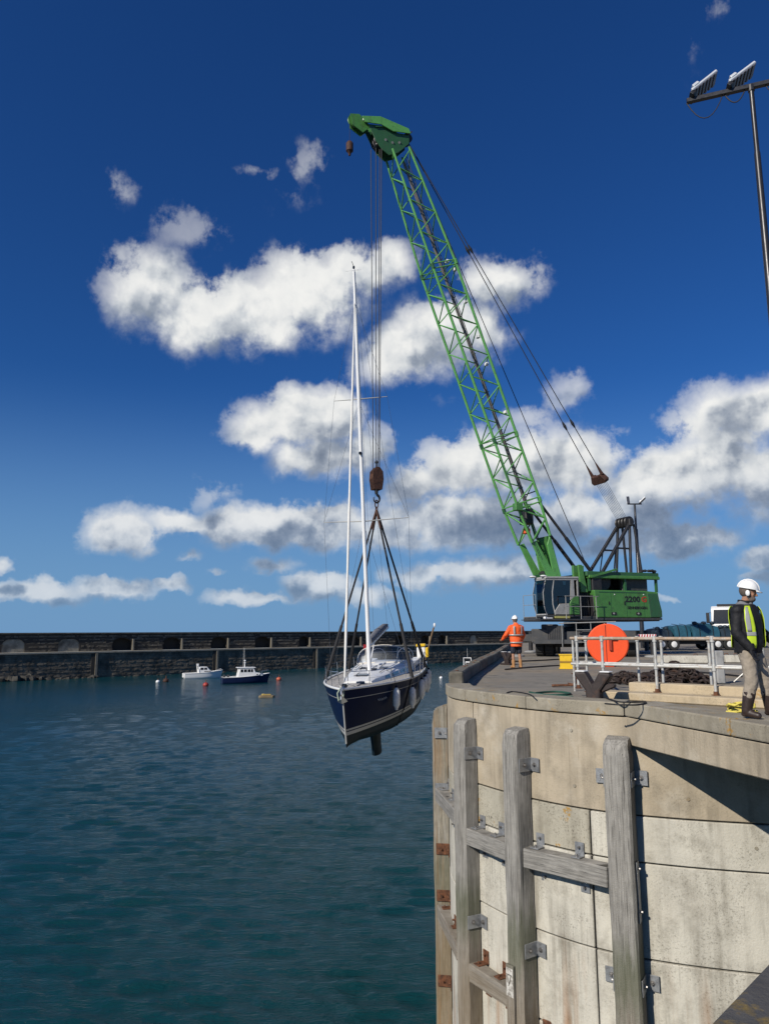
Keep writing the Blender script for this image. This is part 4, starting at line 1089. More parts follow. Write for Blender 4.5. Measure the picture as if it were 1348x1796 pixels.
M_TEAK = mat('weathered_teak_deck', (.40, .385, .355), .8, var=.2, vs=8, coord='pos', streak=((.12, .105, .085), 14, .5, .6, .6))
M_ALU = mat('white_mast_paint', (.78, .78, .77), .35, var=.04, coat=.2)
M_STEEL = mat('stainless', (.55, .56, .57), .25, .9, var=.1)
M_WIRE = mat('rigging_wire', (.22, .22, .23), .4, .8)
M_CANVAS = mat('cream_canvas', (.66, .62, .54), .85, var=.08, vs=9, bump=.2, bs=25)
M_CANVASG = mat('grey_canvas', (.16, .165, .18), .85, var=.2, vs=7, bump=.3, bs=15)
M_WIN = mat('dark_window', (.012, .014, .018), .08, var=.1, coat=.5)
M_VINYL = glass_mat('clear_vinyl', (.60, .64, .70), .25)
M_FEND = mat('fender_vinyl', (.78, .77, .73), .5, var=.12, vs=7, dirt=((.3, .28, .24), 5, .5, .7, .5))
M_SAIL = mat('furled_sailcloth', (.72, .71, .67), .8, var=.08, vs=6)
M_SLING = mat('dark_webbing', (.016, .016, .018), .8, var=.3, vs=6)
yacht = thing('sailing_yacht', YM @ Vector((0, 0, 0)), 'navy blue sailing yacht with white deck hanging bow-on in slings', 'yacht')
XB, XS = 7.25, -6.9
def sheer(x): f = (x - XS) / (XB - XS); return 1.50 + .36 * f * f
def Bdk(x):
    f = (x - XS) / (XB - XS)
    if f < .45: return 1.78 + .42 * math.sin(f / .45 * math.pi / 2) - .08
    g = (f - .45) / .55; return max(.03, 2.12 * (1 - g ** 2.3))
def Bwl(x):
    f = (x - XS) / (XB - XS)
    if f < .42: return 1.45 + .30 * math.sin(f / .42 * math.pi / 2)
    g = (f - .42) / .58; return max(.02, 1.75 * (1 - g ** 1.55))
def dep(x):
    f = (x - XS) / (XB - XS); return .10 + .66 * math.sin(min(1, max(0, f)) ** .85 * math.pi) ** .7 if f < .90 else .10 + .66 * math.sin(.90 ** .85 * math.pi) ** .7
def hy(x, z):
    if z >= 0: return Bwl(x) + (Bdk(x) - Bwl(x)) * min(1, z / sheer(x)) ** .75
    d = dep(x); return Bwl(x) * math.sqrt(max(0, 1 - (min(1, -z / d)) ** 2.2))
def hx(x, z):    # raked stem, overhanging stern
    f = (x - XS) / (XB - XS)
    return x - max(0, (f - .5) / .5) ** 3 * .30 * (1 - max(-.6, z) / 1.6) 
xs_ = [XS + (XB - XS) * (1 - (1 - k / 44) ** 1.25) for k in range(45)]
def band(z0f, z1f, n, out=0.):
    """hull strip between two heights on both sides; zf are functions of x"""
    mb = Y_()
    for sd in (1, -1):
        rows = []
        for x in xs_:
            r = []
            for k in range(n + 1):
                z = z0f(x) + (z1f(x) - z0f(x)) * k / n
                r.append((hx(x, z), sd * (hy(x, z) + out), z))
            rows.append(r)
        mb.grid(rows)
    return mb
hull = band(lambda x: .34, sheer, 8).build('hull', M_NAVY, yacht, smooth=60)
band(lambda x: .10, lambda x: .23, 2).build('boot_stripe', M_STRIPE, hull, smooth=60)
band(lambda x: .23, lambda x: .27, 1).build('stripe_gap', M_NAVY, hull, smooth=60)
band(lambda x: .27, lambda x: .34, 1).build('upper_stripe', M_STRIPE, hull, smooth=60)
und = band(lambda x: -dep(x), lambda x: .10, 9).build('underbody', M_ANTI, yacht, smooth=60)
band(lambda x: sheer(x) * .80, lambda x: sheer(x) * .80 + .022, 1, .004).build('cove_line', M_STRIPE, hull, smooth=60)
# transom and stem
Y_().add([(XS, s * hy(XS, z), z) for z in (sheer(XS), .7, .1, 0) for s in (1, -1)] , [(0, 1, 3, 2), (2, 3, 5, 4), (4, 5, 7, 6)]).build('transom', M_NAVY, hull)
Y_().tube([(hx(XB, z) - .01, 0, z) for z in np.linspace(sheer(XB), -.2, 8)], .032, 8).build('stem', M_STRIPE, hull, smooth=60)
# deck
rows = []
for x in xs_:
    b = Bdk(x) - .02
    rows.append([(hx(x, sheer(x)), b * t, sheer(x) - .02 + .06 * (1 - t * t)) for t in np.linspace(-1, 1, 9)])
dk_ = Y_().grid(rows).build('deck', M_TEAK, yacht, smooth=60)
for sd in (1, -1):
    Y_().tube([(hx(x, sheer(x)), sd * (Bdk(x) - .015), sheer(x) + .02) for x in xs_], .045, 6).build('toe_rail', M_GEL, dk_, smooth=60)
# coachroof
def croof(x0, x1, w0, w1, h0, h1, inset=.0):
    rings = []
    for k in range(13):
        f = k / 12; x = x0 + (x1 - x0) * f; wd = w0 + (w1 - w0) * f ** 1.3; h = h0 + (h1 - h0) * f ** .8
        z0 = sheer(x) - .01
        if k == 12: h *= .6
        ring = [(x, wd, z0), (x - .02, wd * .93, z0 + h * .75), (x, wd * .80, z0 + h), (x, wd * .4, z0 + h * 1.10), (x, 0, z0 + h * 1.13), (x, -wd * .4, z0 + h * 1.10), (x, -wd * .80, z0 + h), (x - .02, -wd * .93, z0 + h * .75), (x, -wd, z0)]
        rings.append(ring)
    return Y_().loft(rings)
cr_ = croof(-2.6, 4.3, 1.5, .62, .50, .20).build('coachroof', M_GEL, yacht, smooth=38)
for sd in (1, -1):
    for (xa, xb) in ((.35, 1.5), (-1.3, .1), (1.75, 2.5)):
        def cp(x, f): 
            ff = (x + 2.6) / 6.9; wd = 1.5 + (.62 - 1.5) * ff ** 1.3; h = .5 + (.2 - .5) * ff ** .8
            return (x, sd * (wd * (1 - .07 * f / .75) + .008), sheer(x) + h * f)
        m_ = [cp(xa, .2), cp(xb, .22), cp(xb - .12, .66), cp(xa + .05, .68)]
        Y_().add(m_ + [(a, b - sd * .02, c) for a, b, c in m_], [(0, 1, 2, 3), (7, 6, 5, 4), (0, 4, 5, 1), (1, 5, 6, 2), (2, 6, 7, 3), (3, 7, 4, 0)]).build('cabin_window', M_WIN, cr_)
def roofz(x):
    ff = max(0, (x + 2.6) / 6.9); return sheer(x) + (.5 + (.2 - .5) * min(1, ff) ** .8) * 1.12
for (x, y, sx, sy) in ((3.2, 0, .55, .5), (.35, .45, .45, .4), (.35, -.45, .45, .4), (-1.2, 0, .7, .55), (1.0, .0, .3, .5)):
    Y_().box((x, y, roofz(x) + .02 - abs(y) * .06), (sx, sy, .05), Matrix.Rotation(R_(2.5), 3, 'Y')).build('deck_hatch', M_WIN if sx < .6 else M_GEL, cr_, bevel=.02)
Y_().lathe([(.02, .12), (.17, .10), (.2, 0), (.02, 0)], 16, Matrix.Translation((4.95, .25, sheer(4.9) + .05))).build('deck_vent', M_WIN, dk_, smooth=40)
Y_().box((5.6, 0, sheer(5.6) + .06), (.7, .6, .03)).build('anchor_locker', M_TEAK, dk_, bevel=.01)
for k in range(7):   # lines and handrails led over the roof
    x = rnd.uniform(-1.5, 2.5); Y_().tube([(x + 1.2 * t, -.9 + k * .3 + rnd.uniform(-.05, .05), roofz(x + 1.2 * t) + .02) for t in (0, .33, .66, 1)], .014, 5).build('control_line', M_SLING, cr_)
for sd in (1, -1):
    Y_().tube([(-1.8, sd * 1.05, roofz(-1.8) + .0), (-1.7, sd * 1.03, roofz(-1.7) + .09), (1.5, sd * .82, roofz(1.5) + .09), (1.6, sd * .8, roofz(1.6))], .018, 6).build('grab_rail', M_STEEL, cr_)
# cockpit
Y_().box2((-6.5, -1.45, sheer(-5) + .02), (-2.7, -1.0, sheer(-5) + .34)).box2((-6.5, 1.0, sheer(-5) + .02), (-2.7, 1.45, sheer(-5) + .34)).box2((-2.9, -1.45, sheer(-3)), (-2.6, 1.45, sheer(-3) + .5)).build('cockpit_coaming', M_GEL, yacht, bevel=.06, seg=2)
for sd in (1, -1):
    Y_().lathe([(.02, .2), (.09, .19), (.08, .1), (.13, .02), (.13, 0)], 12, Matrix.Translation((-3.4, sd * 1.22, sheer(-3) + .34))).build('winch', M_STEEL, yacht, smooth=40)
    wp = Matrix.Translation((-5.2, sd * .75, sheer(-5) + .55)) @ Matrix.Rotation(math.pi / 2, 4, 'Y')
    Y_().tube([wp @ Vector((.42 * math.cos(a), .42 * math.sin(a), 0)) for a in np.linspace(0, 2 * math.pi, 21)[:-1]], .016, 5, closed=True).build('steering_wheel', M_STEEL, yacht)
# spray hood
sp = []
for k in range(9):
    f = k / 8; x = -1.55 - 1.25 * f; rise = [.02, .10, .50, .84, .93, .97, .98, .97, .95][k]; wd = 1.26 + .12 * f
    base = sheer(x) + .42 * (1 - f) + .3 * f
    sp.append([(x, wd * math.cos(a) * (1 if rise > .3 else .98), base + rise * (max(0, math.sin(a)) ** .55)) for a in np.linspace(0, math.pi, 15)])
hood = Y_().grid(sp[5:]).build('spray_hood', M_CANVAS, yacht, smooth=50)
Y_().grid(sp[1:6]).build('hood_window', M_VINYL, hood, smooth=50)
Y_().grid(sp[:2]).build('hood_skirt', M_CANVAS, hood, smooth=50)
for k in (1, 5, 8): Y_().tube([(a, b, c + .004) for a, b, c in sp[k]], .018, 5).build('hood_hoop', M_CANVAS, hood)
for i in (4, 10): Y_().tube([(sp[k][i][0], sp[k][i][1], sp[k][i][2] + .006) for k in range(1, 6)], .02, 5).build('hood_seam', M_CANVAS, hood)
# keel and rudder
def foil(mb, xa, xb, za, zb, ca, cb, th, n=8):
    rings = []
    for k in range(n + 1):
        f = k / n; x = xa + (xb - xa) * f; z = za + (zb - za) * f; c = ca + (cb - ca) * f; t = th * (1 if f < .8 else 1 + 1.2 * (f - .8))
        rings.append([(x + c * (.5 - u), t * c * s * 1.6 * math.sqrt(max(0, u)) * (1 - u) , z) for u, s in [(0, 1), (.05, 1), (.15, 1), (.35, 1), (.65, 1), (1, 1), (.65, -1), (.35, -1), (.15, -1), (.05, -1)]])
    mb.loft(rings); return mb
foil(Y_(), .5, .25, -.45, -1.9, 2.3, 1.7, .16).build('keel', M_ANTI, yacht, smooth=50)
foil(Y_(), -5.9, -6.1, -.1, -1.8, .75, .45, .12).build('rudder', M_ANTI, yacht, smooth=50)
# rig
MX, MZ0 = 1.55, roofz(1.55) - .02
MH = 19.2
def mp(h, dx=0, dy=0): return (MX + dx - .004 * h, dy, MZ0 + h)
mast = Y_().tube([mp(h) for h in (0, 4, 9, 14, 17.5, MH)], [.095, .095, .092, .088, .075, .055], 12).build('mast', M_ALU, yacht, smooth=60)
Y_().bar(mp(.2, -.08, .055), mp(MH - .1, -.045, .035), .05, .06).build('mast_track', M_WIN, mast)
Y_().tube([mp(MH, .02, 0), mp(MH + .18, .05), mp(MH + .22, .45)], .014, 5).tube([mp(MH), mp(MH + .14, -.3)], .012, 5).ball(mp(MH + .12), (.06, .06, .09), 8, 6).build('masthead_gear', M_WIN, mast)
Y_().bar(mp(MH - .05, .05, -.4), mp(MH - .05, .05, .35), .02, .02).build('wind_vane', M_ALU, mast)
SPR = []
for h, l_ in ((6.9, 2.05), (12.75, 1.3)):
    tips = []
    for sd in (1, -1):
        tip = Vector(mp(h + .12, -.62 * l_ / 2, sd * l_)); tips.append(tip)
        Y_().tube([mp(h, 0, sd * .08), tip], [.030, .016], 7).build('spreader', M_STRIPE, mast, smooth=60)
    SPR.append(tips)
Y_().ball(mp(10.1, .2), (.08, .08, .08), 8, 6).box(mp(10.1, .12), (.15, .1, .1)).build('steaming_light', M_WIN, mast)
def wire(a, b, r=.006, nm='shroud', par=mast): Y_().cyl(a, b, r, n=4).build(nm, M_WIRE, par)
for i, sd in enumerate((1, -1)):
    cp_ = (MX - .45, sd * (Bdk(MX) - .12), sheer(MX))
    wire(cp_, SPR[0][i]); wire(SPR[0][i], SPR[1][i]); wire(SPR[1][i], mp(17.6)); wire((MX - .1, sd * (Bdk(MX) - .2), sheer(MX)), mp(6.8)); wire(SPR[0][i], mp(12.6))
wire(mp(MH - .1, -.08), (XS + .15, 1.2, sheer(XS)), nm='backstay'); wire(mp(MH - .1, -.08), (XS + .15, -1.2, sheer(XS)), nm='backstay')
# furled genoa on the forestay
fs0 = Vector((XB - .45, 0, sheer(XB) + .25)); fs1 = Vector(mp(17.45, .12))
Y_().tube([fs0.lerp(fs1, f) for f in np.linspace(0, 1, 14)], [.035] + [.055 + .008 * math.sin(k * 2.1) for k in range(9)] + [.05, .04, .03, .025], 8).build('furled_genoa', M_SAIL, yacht, smooth=60)
Y_().lathe([(.02, .14), (.12, .13), (.12, 0), (.02, 0)], 12, Matrix.Translation(fs0 + Vector((0, 0, -.2)))).build('furling_drum', M_WIN, yacht, smooth=40)
# boom with folded sail cover
bm_a = Vector(mp(1.15, -.2)); bm_b = Vector((-3.3, .12, MZ0 + 1.75))
Y_().tube([bm_a, bm_b], .09, 10).build('boom', M_ALU, yacht, smooth=60)
Y_().tube([bm_a + Vector((-.1, 0, .2)), bm_a.lerp(bm_b, .4) + Vector((0, 0, .22)), bm_a.lerp(bm_b, .8) + Vector((0, 0, .2)), bm_b + Vector((0, 0, .12))], [.16, .2, .15, .06], 9).build('sail_cover', M_CANVASG, yacht, smooth=60)
wire(bm_b, mp(MH - .2, -.1), .006, 'topping_lift', yacht)
Y_().tube([mp(.25, -.15), tuple(bm_a.lerp(bm_b, .28))], .03, 6).build('boom_kicker', M_ALU, yacht)
# pulpit, stanchions, guard wires
gp = Y_()
for sd in (1, -1):
    gp.tube([(5.7, sd * (Bdk(5.7) - .08), sheer(5.7)), (5.75, sd * (Bdk(5.7) - .06), sheer(5.7) + .62), (6.7, sd * .30, sheer(6.7) + .66), (7.1, sd * .2, sheer(7) + .66), (6.95, sd * .14, sheer(7))], .016, 6)
gp.build('pulpit', M_STEEL, yacht, smooth=60)
Y_().tube([(XS + .1, -1.6, sheer(XS)), (XS + .1, -1.6, sheer(XS) + .65), (XS + .1, 1.6, sheer(XS) + .65), (XS + .1, 1.6, sheer(XS))], .016, 6).tube([(XS + .1, -1.6, sheer(XS) + .64), (-5.6, -1.72, sheer(-5.6) + .64), (-5.6, -1.74, sheer(-5.6))], .016, 6).tube([(XS + .1, 1.6, sheer(XS) + .64), (-5.6, 1.72, sheer(-5.6) + .64), (-5.6, 1.74, sheer(-5.6))], .016, 6).build('pushpit', M_STEEL, yacht, smooth=60)
stx = [5.7, 4.1, 2.5, .9, -.8, -2.5, -4.1, -5.6]
for sd in (1, -1):
    for x in stx[1:-1]: Y_().cyl((x, sd * (Bdk(x) - .09), sheer(x)), (x, sd * (Bdk(x) - .06), sheer(x) + .64), .014, n=6).build('stanchion', M_STEEL, yacht)
    for h in (.62, .33): Y_().tube([(x, sd * (Bdk(x) - .06), sheer(x) + h) for x in stx], .005, 4).build('guard_wire', M_WIRE, yacht)
# bow roller with anchor
Y_().box((XB - .1, .0, sheer(XB) + .02), (.5, .16, .1)).build('bow_roller', M_STEEL, yacht, bevel=.02)
Y_().tube([(XB - .2, 0, sheer(XB) + .1), (XB + .22, 0, sheer(XB) - .02), (XB + .30, 0, sheer(XB) - .32)], .03, 6).add([(XB + .34, 0, sheer(XB) - .1), (XB + .05, .2, sheer(XB) - .42), (XB + .16, 0, sheer(XB) - .5), (XB + .05, -.2, sheer(XB) - .42), (XB + .1, 0, sheer(XB) - .3)], [(0, 1, 2), (0, 2, 3), (1, 4, 2), (2, 4, 3), (0, 4, 1), (0, 3, 4)]).build('anchor', M_STEEL, yacht)
Y_().tube([(XB - .1, -.08, sheer(XB) + .08), (XB + .18, -.16, sheer(XB) - .1), (XB + .2, -.12, sheer(XB) - .35), (XB + .05, .02, sheer(XB) - .3), (XB - .1, .05, sheer(XB) + .05)], .03, 6).build('bow_warp', mat('pale_green_rope', (.35, .42, .33), .85), yacht)
# gear at the stern: danbuoy, lifebuoy, liferaft
Y_().tube([(-6.2, 1.72, sheer(-6) + .2), (-6.3, 2.1, sheer(-6) + 1.5), (-6.35, 2.25, sheer(-6) + 1.95)], [.03, .05, .05], 7).build('danbuoy_pole', mat('brown_float', (.16, .10, .05), .7), yacht)
Y_().ball((-6.37, 2.3, sheer(-6) + 2.08), (.07, .07, .12), 8, 6).build('danbuoy_lamp', M_GEL, yacht)
Y_().box((-6.3, 1.5, sheer(-6) + .62), (.3, .5, .62)).build('horseshoe_buoy', M_GEL, yacht, bevel=.08, seg=2)
Y_().box((-6.25, 1.5, sheer(-6) + 1.0), (.34, .54, .16)).box((-6.2, 1.83, sheer(-6) + .6), (.14, .16, .55)).build('buoy_cover', M_YELLOW, yacht, bevel=.04)
Y_().prism([(0, 0), (.5, .05), (.48, .38), (0, .34)], -.01, .01, lambda a, b, t: (-6.6 + a * .3, -1.5 + t - a * .6, sheer(-6) + .75 + b)).build('ensign', mat('red_flag', (.45, .02, .03), .8), yacht)
# name and stripe detail on the bow
def hull_text(s, size, x, z, m, nm):
    n_ = Vector((0, 1, 0)); y = hy(x, z) + .012
    ang = math.atan2(hy(x - .6, z) - hy(x + .6, z), 1.2)
    # port side: text runs from bow to stern as seen from outside
    ex = Vector((-math.cos(ang), math.sin(ang), 0)); ez = Vector((0, 0, 1)); en = ex.cross(ez)
    L = Matrix((ex, ez, en)).transposed().to_4x4(); L.translation = Vector((x, y, z))
    return text3d(s, size, YM @ L, m, nm, hull)
nm_ = Y_()      # the faint script before the cove line is a scribble at this distance
nm_.tube([(5.15 - .045 * k, hy(5.15 - .045 * k, 1.16) + .012, 1.16 + .055 * math.sin(k * 1.9) * (1 if k else 2)) for k in range(16)], .012, 4)
nm_.build('name_script', M_STRIPE, hull)

# fenders: things of their own hanging along the port side
fpos = [(4.05, 663, 'white fender hanging nearest the bow of the navy yacht'), (2.2, 704, 'white fender hanging below the mast of the navy yacht'), (.2, 735, 'white fender hanging beside the cabin windows of the yacht'), (-1.1, 741, 'white fender partly hidden between two others amidships on the yacht'), (-2.6, 748, 'white fender hanging beside the cockpit of the yacht'), (-5.0, 757, 'white fender hanging at the port stern of the yacht')]
for i, (x, px, lab) in enumerate(fpos):
    zt = sheer(x) - .12 - (.15 if i == 1 else 0); y = Bdk(x) + .10
    top = YM @ Vector((x, y, zt))
    fd = thing('fender', top + Vector((0, 0, -1.0)), lab, 'fender', 'fenders along the yacht side')
    s_ = 1 if i != 3 else .8
    MB().lathe([(.02, -.02), (.05, -.03), (.06, -.1), (.145, -.22), (.155, -.5), (.15, -.78), (.07, -.93), (.06, -1.0), (.02, -1.01)], 14, Matrix.Translation(top) @ Matrix.Scale(s_, 4)).build('fender_body', M_FEND, fd, smooth=50)
    MB().cyl(top, YM @ Vector((x, Bdk(x) - .06, sheer(x) + .5)), .009, n=4).build('fender_line', M_SLING, fd)
    MB().lathe([(.02, .0), (.062, -.02), (.062, -.09), (.02, -.1)], 10, Matrix.Translation(top)).build('fender_eye', M_NAVY, fd)
# lifting slings: two belly straps, each hung by two legs from the ring
for nm, xl, lab in (('lifting_sling', 1.9, 'dark webbing lifting sling round the forward hull of the yacht'), ('lifting_sling', -3.4, 'dark webbing lifting sling round the after hull of the yacht')):
    sl = thing(nm, YM @ Vector((xl, 0, -.6)), lab, 'sling')
    W2 = .14
    zs = list(np.linspace(sheer(xl) + .05, -.0, 6)) ; 
    path = [(xl, hy(xl, max(z, -9)) + .012 if z <= sheer(xl) else Bdk(xl) + .015, z) for z in zs] + [(xl, hy(xl, -dep(xl) * f) + .012, -dep(xl) * f - .012) for f in (.3, .55, .75, .9, .97)] + [(xl, 0, -dep(xl) - .015)]
    path = path + [(a, -b, c) for a, b, c in path[-2::-1]]
    mb = Y_(); rows = [[(a + W2, b, c) for a, b, c in path], [(a - W2, b, c) for a, b, c in path]]
    mb.grid(rows); mb.build('belly_strap', M_SLING, sl).modifiers.new('solid', 'SOLIDIFY').thickness = .012
    for sd in (1, -1):
        e = YM @ Vector((xl, sd * (Bdk(xl) + .02), sheer(xl) + .02))
        mid = e.lerp(RING, .62)
        MB().tube([e, e.lerp(RING, .3)], [.085, .07], 8).tube([e.lerp(RING, .3), RING], [.05, .045], 8).build('sling_leg', M_SLING, sl, smooth=60)
        MB().tube([e.lerp(RING, .88), RING], .058, 8).build('sling_sleeve', M_RUSTB, sl, smooth=60)
# ------------------------------------------------------------------ people
M_SKIN = mat('skin', (.36, .19, .12), .55, var=.12, vs=14, coord='obj', spec=.35)
M_HELM = mat('white_helmet', (.82, .82, .80), .3, var=.03, coat=.3)
M_HAIR = mat('grey_brown_hair', (.10, .08, .065), .8, var=.4, vs=40)
def cap(mb, p, q, r0, r1, n=12):
    mb.tube([p, q], [r0, r1], n); mb.ball(p, r0, n, 8); mb.ball(q, r1, n, 8)
def remesh(o, vx, it=3):
    r = o.modifiers.new('remesh', 'REMESH'); r.mode = 'VOXEL'; r.voxel_size = vx; r.use_smooth_shade = True
    s = o.modifiers.new('smooth', 'SMOOTH'); s.iterations = it; s.factor = .5
    return o
def fold(o, amount, size):
    """soft creases in cloth"""
    t = bpy.data.textures.new('creases', 'CLOUDS'); t.noise_scale = size
    d = o.modifiers.new('creases', 'DISPLACE'); d.texture = t; d.strength = amount; d.mid_level = .5; d.texture_coords = 'LOCAL'
    return o
TORSO = [(.90, .165, .125, -.01), (.98, .18, .135, 0), (1.08, .175, .13, .005), (1.2, .19, .135, .0), (1.32, .205, .135, -.005), (1.42, .195, .12, -.015), (1.49, .13, .09, -.02), (1.53, .07, .07, -.015)]
def tor(z, k=0.):
    for i in range(len(TORSO) - 1):
        a, b = TORSO[i], TORSO[i + 1]
        if z <= b[0] or i == len(TORSO) - 2:
            f = (z - a[0]) / (b[0] - a[0]); f = min(1.2, max(-.6, f))
            return [a[j] + (b[j] - a[j]) * f + (k if j < 3 else 0) for j in (1, 2, 3)]
def torso_pt(z, th, k): wy, dx, cx = tor(z, k); return Vector((cx + dx * math.cos(th), wy * math.sin(th), z))
def torso_solid(mb, z0, z1, k, lean, n=20, m=9):
    rings = []
    for i in range(m + 1):
        z = z0 + (z1 - z0) * i / m
        rings.append([lean(torso_pt(z, 2 * math.pi * j / n, k)) for j in range(n)])
    mb.loft(rings)
def hand(mb, w_, dr, side, sc=1.):
    """palm and five unequal, slightly curled fingers"""
    d = Vector(dr).normalized(); w_ = Vector(w_)
    sdv = d.cross(Vector((1, 0, .3))).normalized(); nrm = sdv.cross(d)
    pc = w_ + d * .05 * sc
    mb.ball(pc, (.042 * sc, .024 * sc, .052 * sc), 10, 8, Matrix((sdv, nrm, d)).transposed())
    for i, (o, l) in enumerate(((-.032, .062), (-.011, .075), (.011, .078), (.031, .068))):
        b0 = pc + d * .04 * sc + sdv * o * sc; b1 = b0 + (d * .8 + nrm * .25).normalized() * l * .5 * sc; b2 = b1 + (d * .55 + nrm * .7).normalized() * l * .5 * sc
        cap(mb, b0, b1, .0095 * sc, .009 * sc, 7); cap(mb, b1, b2, .009 * sc, .0075 * sc, 7)
    b0 = pc - sdv * .035 * sc - d * .015 * sc; b1 = b0 - sdv * .025 * sc + d * .03 * sc + nrm * .012 * sc; b2 = b1 + d * .03 * sc + nrm * .014 * sc
    cap(mb, b0, b1, .012 * sc, .0105 * sc, 7); cap(mb, b1, b2, .0105 * sc, .009 * sc, 7)
def head(mb, c, yaw, pitch=0):
    R = Matrix.Rotation(yaw, 3, 'Z') @ Matrix.Rotation(pitch, 3, 'Y')
    def p(a, b, z): return c + R @ Vector((a, b, z))
    mb.ball(p(-.01, 0, .03), (.098, .078, .105), 16, 12, R)
    mb.ball(p(.022, 0, -.035), (.072, .062, .085), 14, 10, R)       # face and jaw
    mb.ball(p(.05, 0, -.09), (.034, .036, .03), 10, 8, R)           # chin
    cap(mb, p(.088, 0, .015), p(.112, 0, -.025), .010, .016, 8)     # nose
    mb.ball(p(.075, 0, .03), (.03, .06, .014), 10, 6, R)            # brow
    mb.ball(p(.083, 0, -.062), (.016, .026, .010), 8, 6, R)         # mouth
    for s in (-1, 1):
        mb.ball(p(-.005, s * .08, -.01), (.020, .010, .032), 8, 6, R); mb.ball(p(.062, s * .038, -.02), (.022, .02, .02), 8, 6, R)
    return p, R
def person(name, M, label, J, jacket, trousers, boots, vx, yaw=0., pitch=0., shorts=False, bulk=0., tall=False):
    """J: joints in the figure's own space (x forward, y left, z up, metres)"""
    root = thing(name, M.translation, label, 'person')
    lean = J.get('lean', lambda p: p)
    body = MB(M)
    hc = Vector(J['head']); nk = lean(Vector((-.015, 0, 1.47)))
    cap(body, nk, hc + Vector((-.02, 0, -.06)), .062, .058)
    pf, HR = head(body, hc, yaw, pitch)
    torso_solid(body, .92, 1.5, -.025, lean)
    for s in ('l', 'r'):
        sh, el, wr = (Vector(J[s + k]) for k in ('sh', 'el', 'wr'))
        cap(body, sh, el, .05, .04); cap(body, el, wr, .04, .028)
        hand(body, wr, Vector(J.get(s + 'hd', wr - el)), s, 1.05 if not (tall and s == 'r') else .6)
        hp_, kn, an, toe = (Vector(J[s + k]) for k in ('hp', 'kn', 'an', 'toe'))
        cap(body, hp_, kn, .078, .056); cap(body, kn, kn.lerp(an, .4), .054, .056); cap(body, kn.lerp(an, .4), an, .056, .036); cap(body, an, toe, .036, .03)
    b = remesh(body.build('body', M_SKIN, root, fix=False), vx * .8, 2)
    # eyes
    for s in (-1, 1):
        MB(M).ball(pf(.083, s * .033, -.002), (.011, .012, .009), 8, 6).build('eye', mat('eye', (.03, .022, .02), .3) if 'eye' not in bpy.data.materials else bpy.data.materials['eye'], root)
    hr = MB(M); hr.ball(pf(-.022, 0, .02), (.098, .085, .10), 14, 10, HR)
    remesh(hr.build('hair', M_HAIR, root, fix=False), vx, 1)
    # jacket
    jk = MB(M)
    torso_solid(jk, J.get('hem', .84), 1.5, .022 + bulk, lean)
    for s in ('l', 'r'):
        sh, el, wr = (Vector(J[s + k]) for k in ('sh', 'el', 'wr'))
        jk.ball(sh, (.082 + bulk * .5, .082 + bulk * .5, .085), 12, 8); cap(jk, sh, el, .073 + bulk * .5, .062 + bulk * .4); cap(jk, el, wr.lerp(el, .02), .062 + bulk * .4, .047 + bulk * .3)
    jk.tube([lean(Vector((-.02, 0, 1.45))), lean(Vector((-.01, 0, 1.56)))], [.095, .085], 14)
    jo = fold(remesh(jk.build('jacket', jacket, root, fix=False), vx, 3), .022, .11)
    tr = MB(M)
    torso_solid(tr, .84, 1.05, .012, lean)
    for s in ('l', 'r'):
        hp_, kn, an = (Vector(J[s + k]) for k in ('hp', 'kn', 'an'))
        if shorts: cap(tr, hp_, hp_.lerp(kn, .82), .105, .098)
        else:
            cap(tr, hp_, kn, .112, .086); cap(tr, kn, an + (kn - an) * (.5 if tall else .16), .088, .08)
    fold(remesh(tr.build('shorts' if shorts else 'trousers', trousers, root, fix=False), vx, 3), .028, .09)
    for s in ('l', 'r'):
        kn, an, toe = (Vector(J[s + k]) for k in ('kn', 'an', 'toe'))
        bt = MB(M); up = (kn - an).normalized()
        cap(bt, an + up * J.get('boot', .2), an, .082 if tall else .066, .066 if tall else .055); cap(bt, an + Vector((0, 0, -.025)), toe, .054, .044); bt.ball(an + Vector((-.02, 0, -.05)), (.06, .046, .035), 10, 6)
        remesh(bt.build('boot', boots, root, fix=False), vx, 2)
    # helmet: shell, ridge, peak, ear defender
    hm = MB(M); rings = []
    for k in range(8):
        a = math.pi / 2 * k / 7 * .97
        rings.append([pf(-.005 + .13 * math.cos(a) * math.cos(t), .108 * math.cos(a) * math.sin(t), .045 + .125 * math.sin(a)) for t in np.linspace(0, 2 * math.pi, 25)[:-1]])
    hm.loft(rings)
    ho = hm.build('helmet', M_HELM, root, smooth=60)
    MB(M).loft([[pf(.09 + .085 * math.cos(t) * f, .105 * math.sin(t), .045 - .02 * f + dz) for t in np.linspace(-1.4, 1.4, 12)] for f, dz in ((.2, .008), (1, .006), (1, -.004), (.2, -.004))], closed=False).build('helmet_peak', M_HELM, ho, smooth=50)
    MB(M).tube([pf(-.13 + .0 * t, 0, .06) if t == 0 else pf(-.005 + .135 * math.cos(math.pi - math.pi * t), 0, .045 + .13 * math.sin(math.pi * t)) for t in np.linspace(0.02, .98, 10)], .011, 6).build('helmet_ridge', M_HELM, ho, smooth=60)
    return root, pf, jo, lean
def patch(M, root, name, m, z0, z1, t0, t1, k, lean, n=8, mm=10, thick=.006, tf=None):
    rows = []
    for i in range(mm + 1):
        z = z0 + (z1 - z0) * i / mm
        a0, a1 = (t0, t1) if tf is None else tf(z)
        rows.append([lean(torso_pt(z, a0 + (a1 - a0) * j / n, k)) for j in range(n + 1)])
    o = MB(M).grid(rows).build(name, m, root, smooth=60)
    sl = o.modifiers.new('solid', 'SOLIDIFY'); sl.thickness = thick; sl.offset = 1
    return o
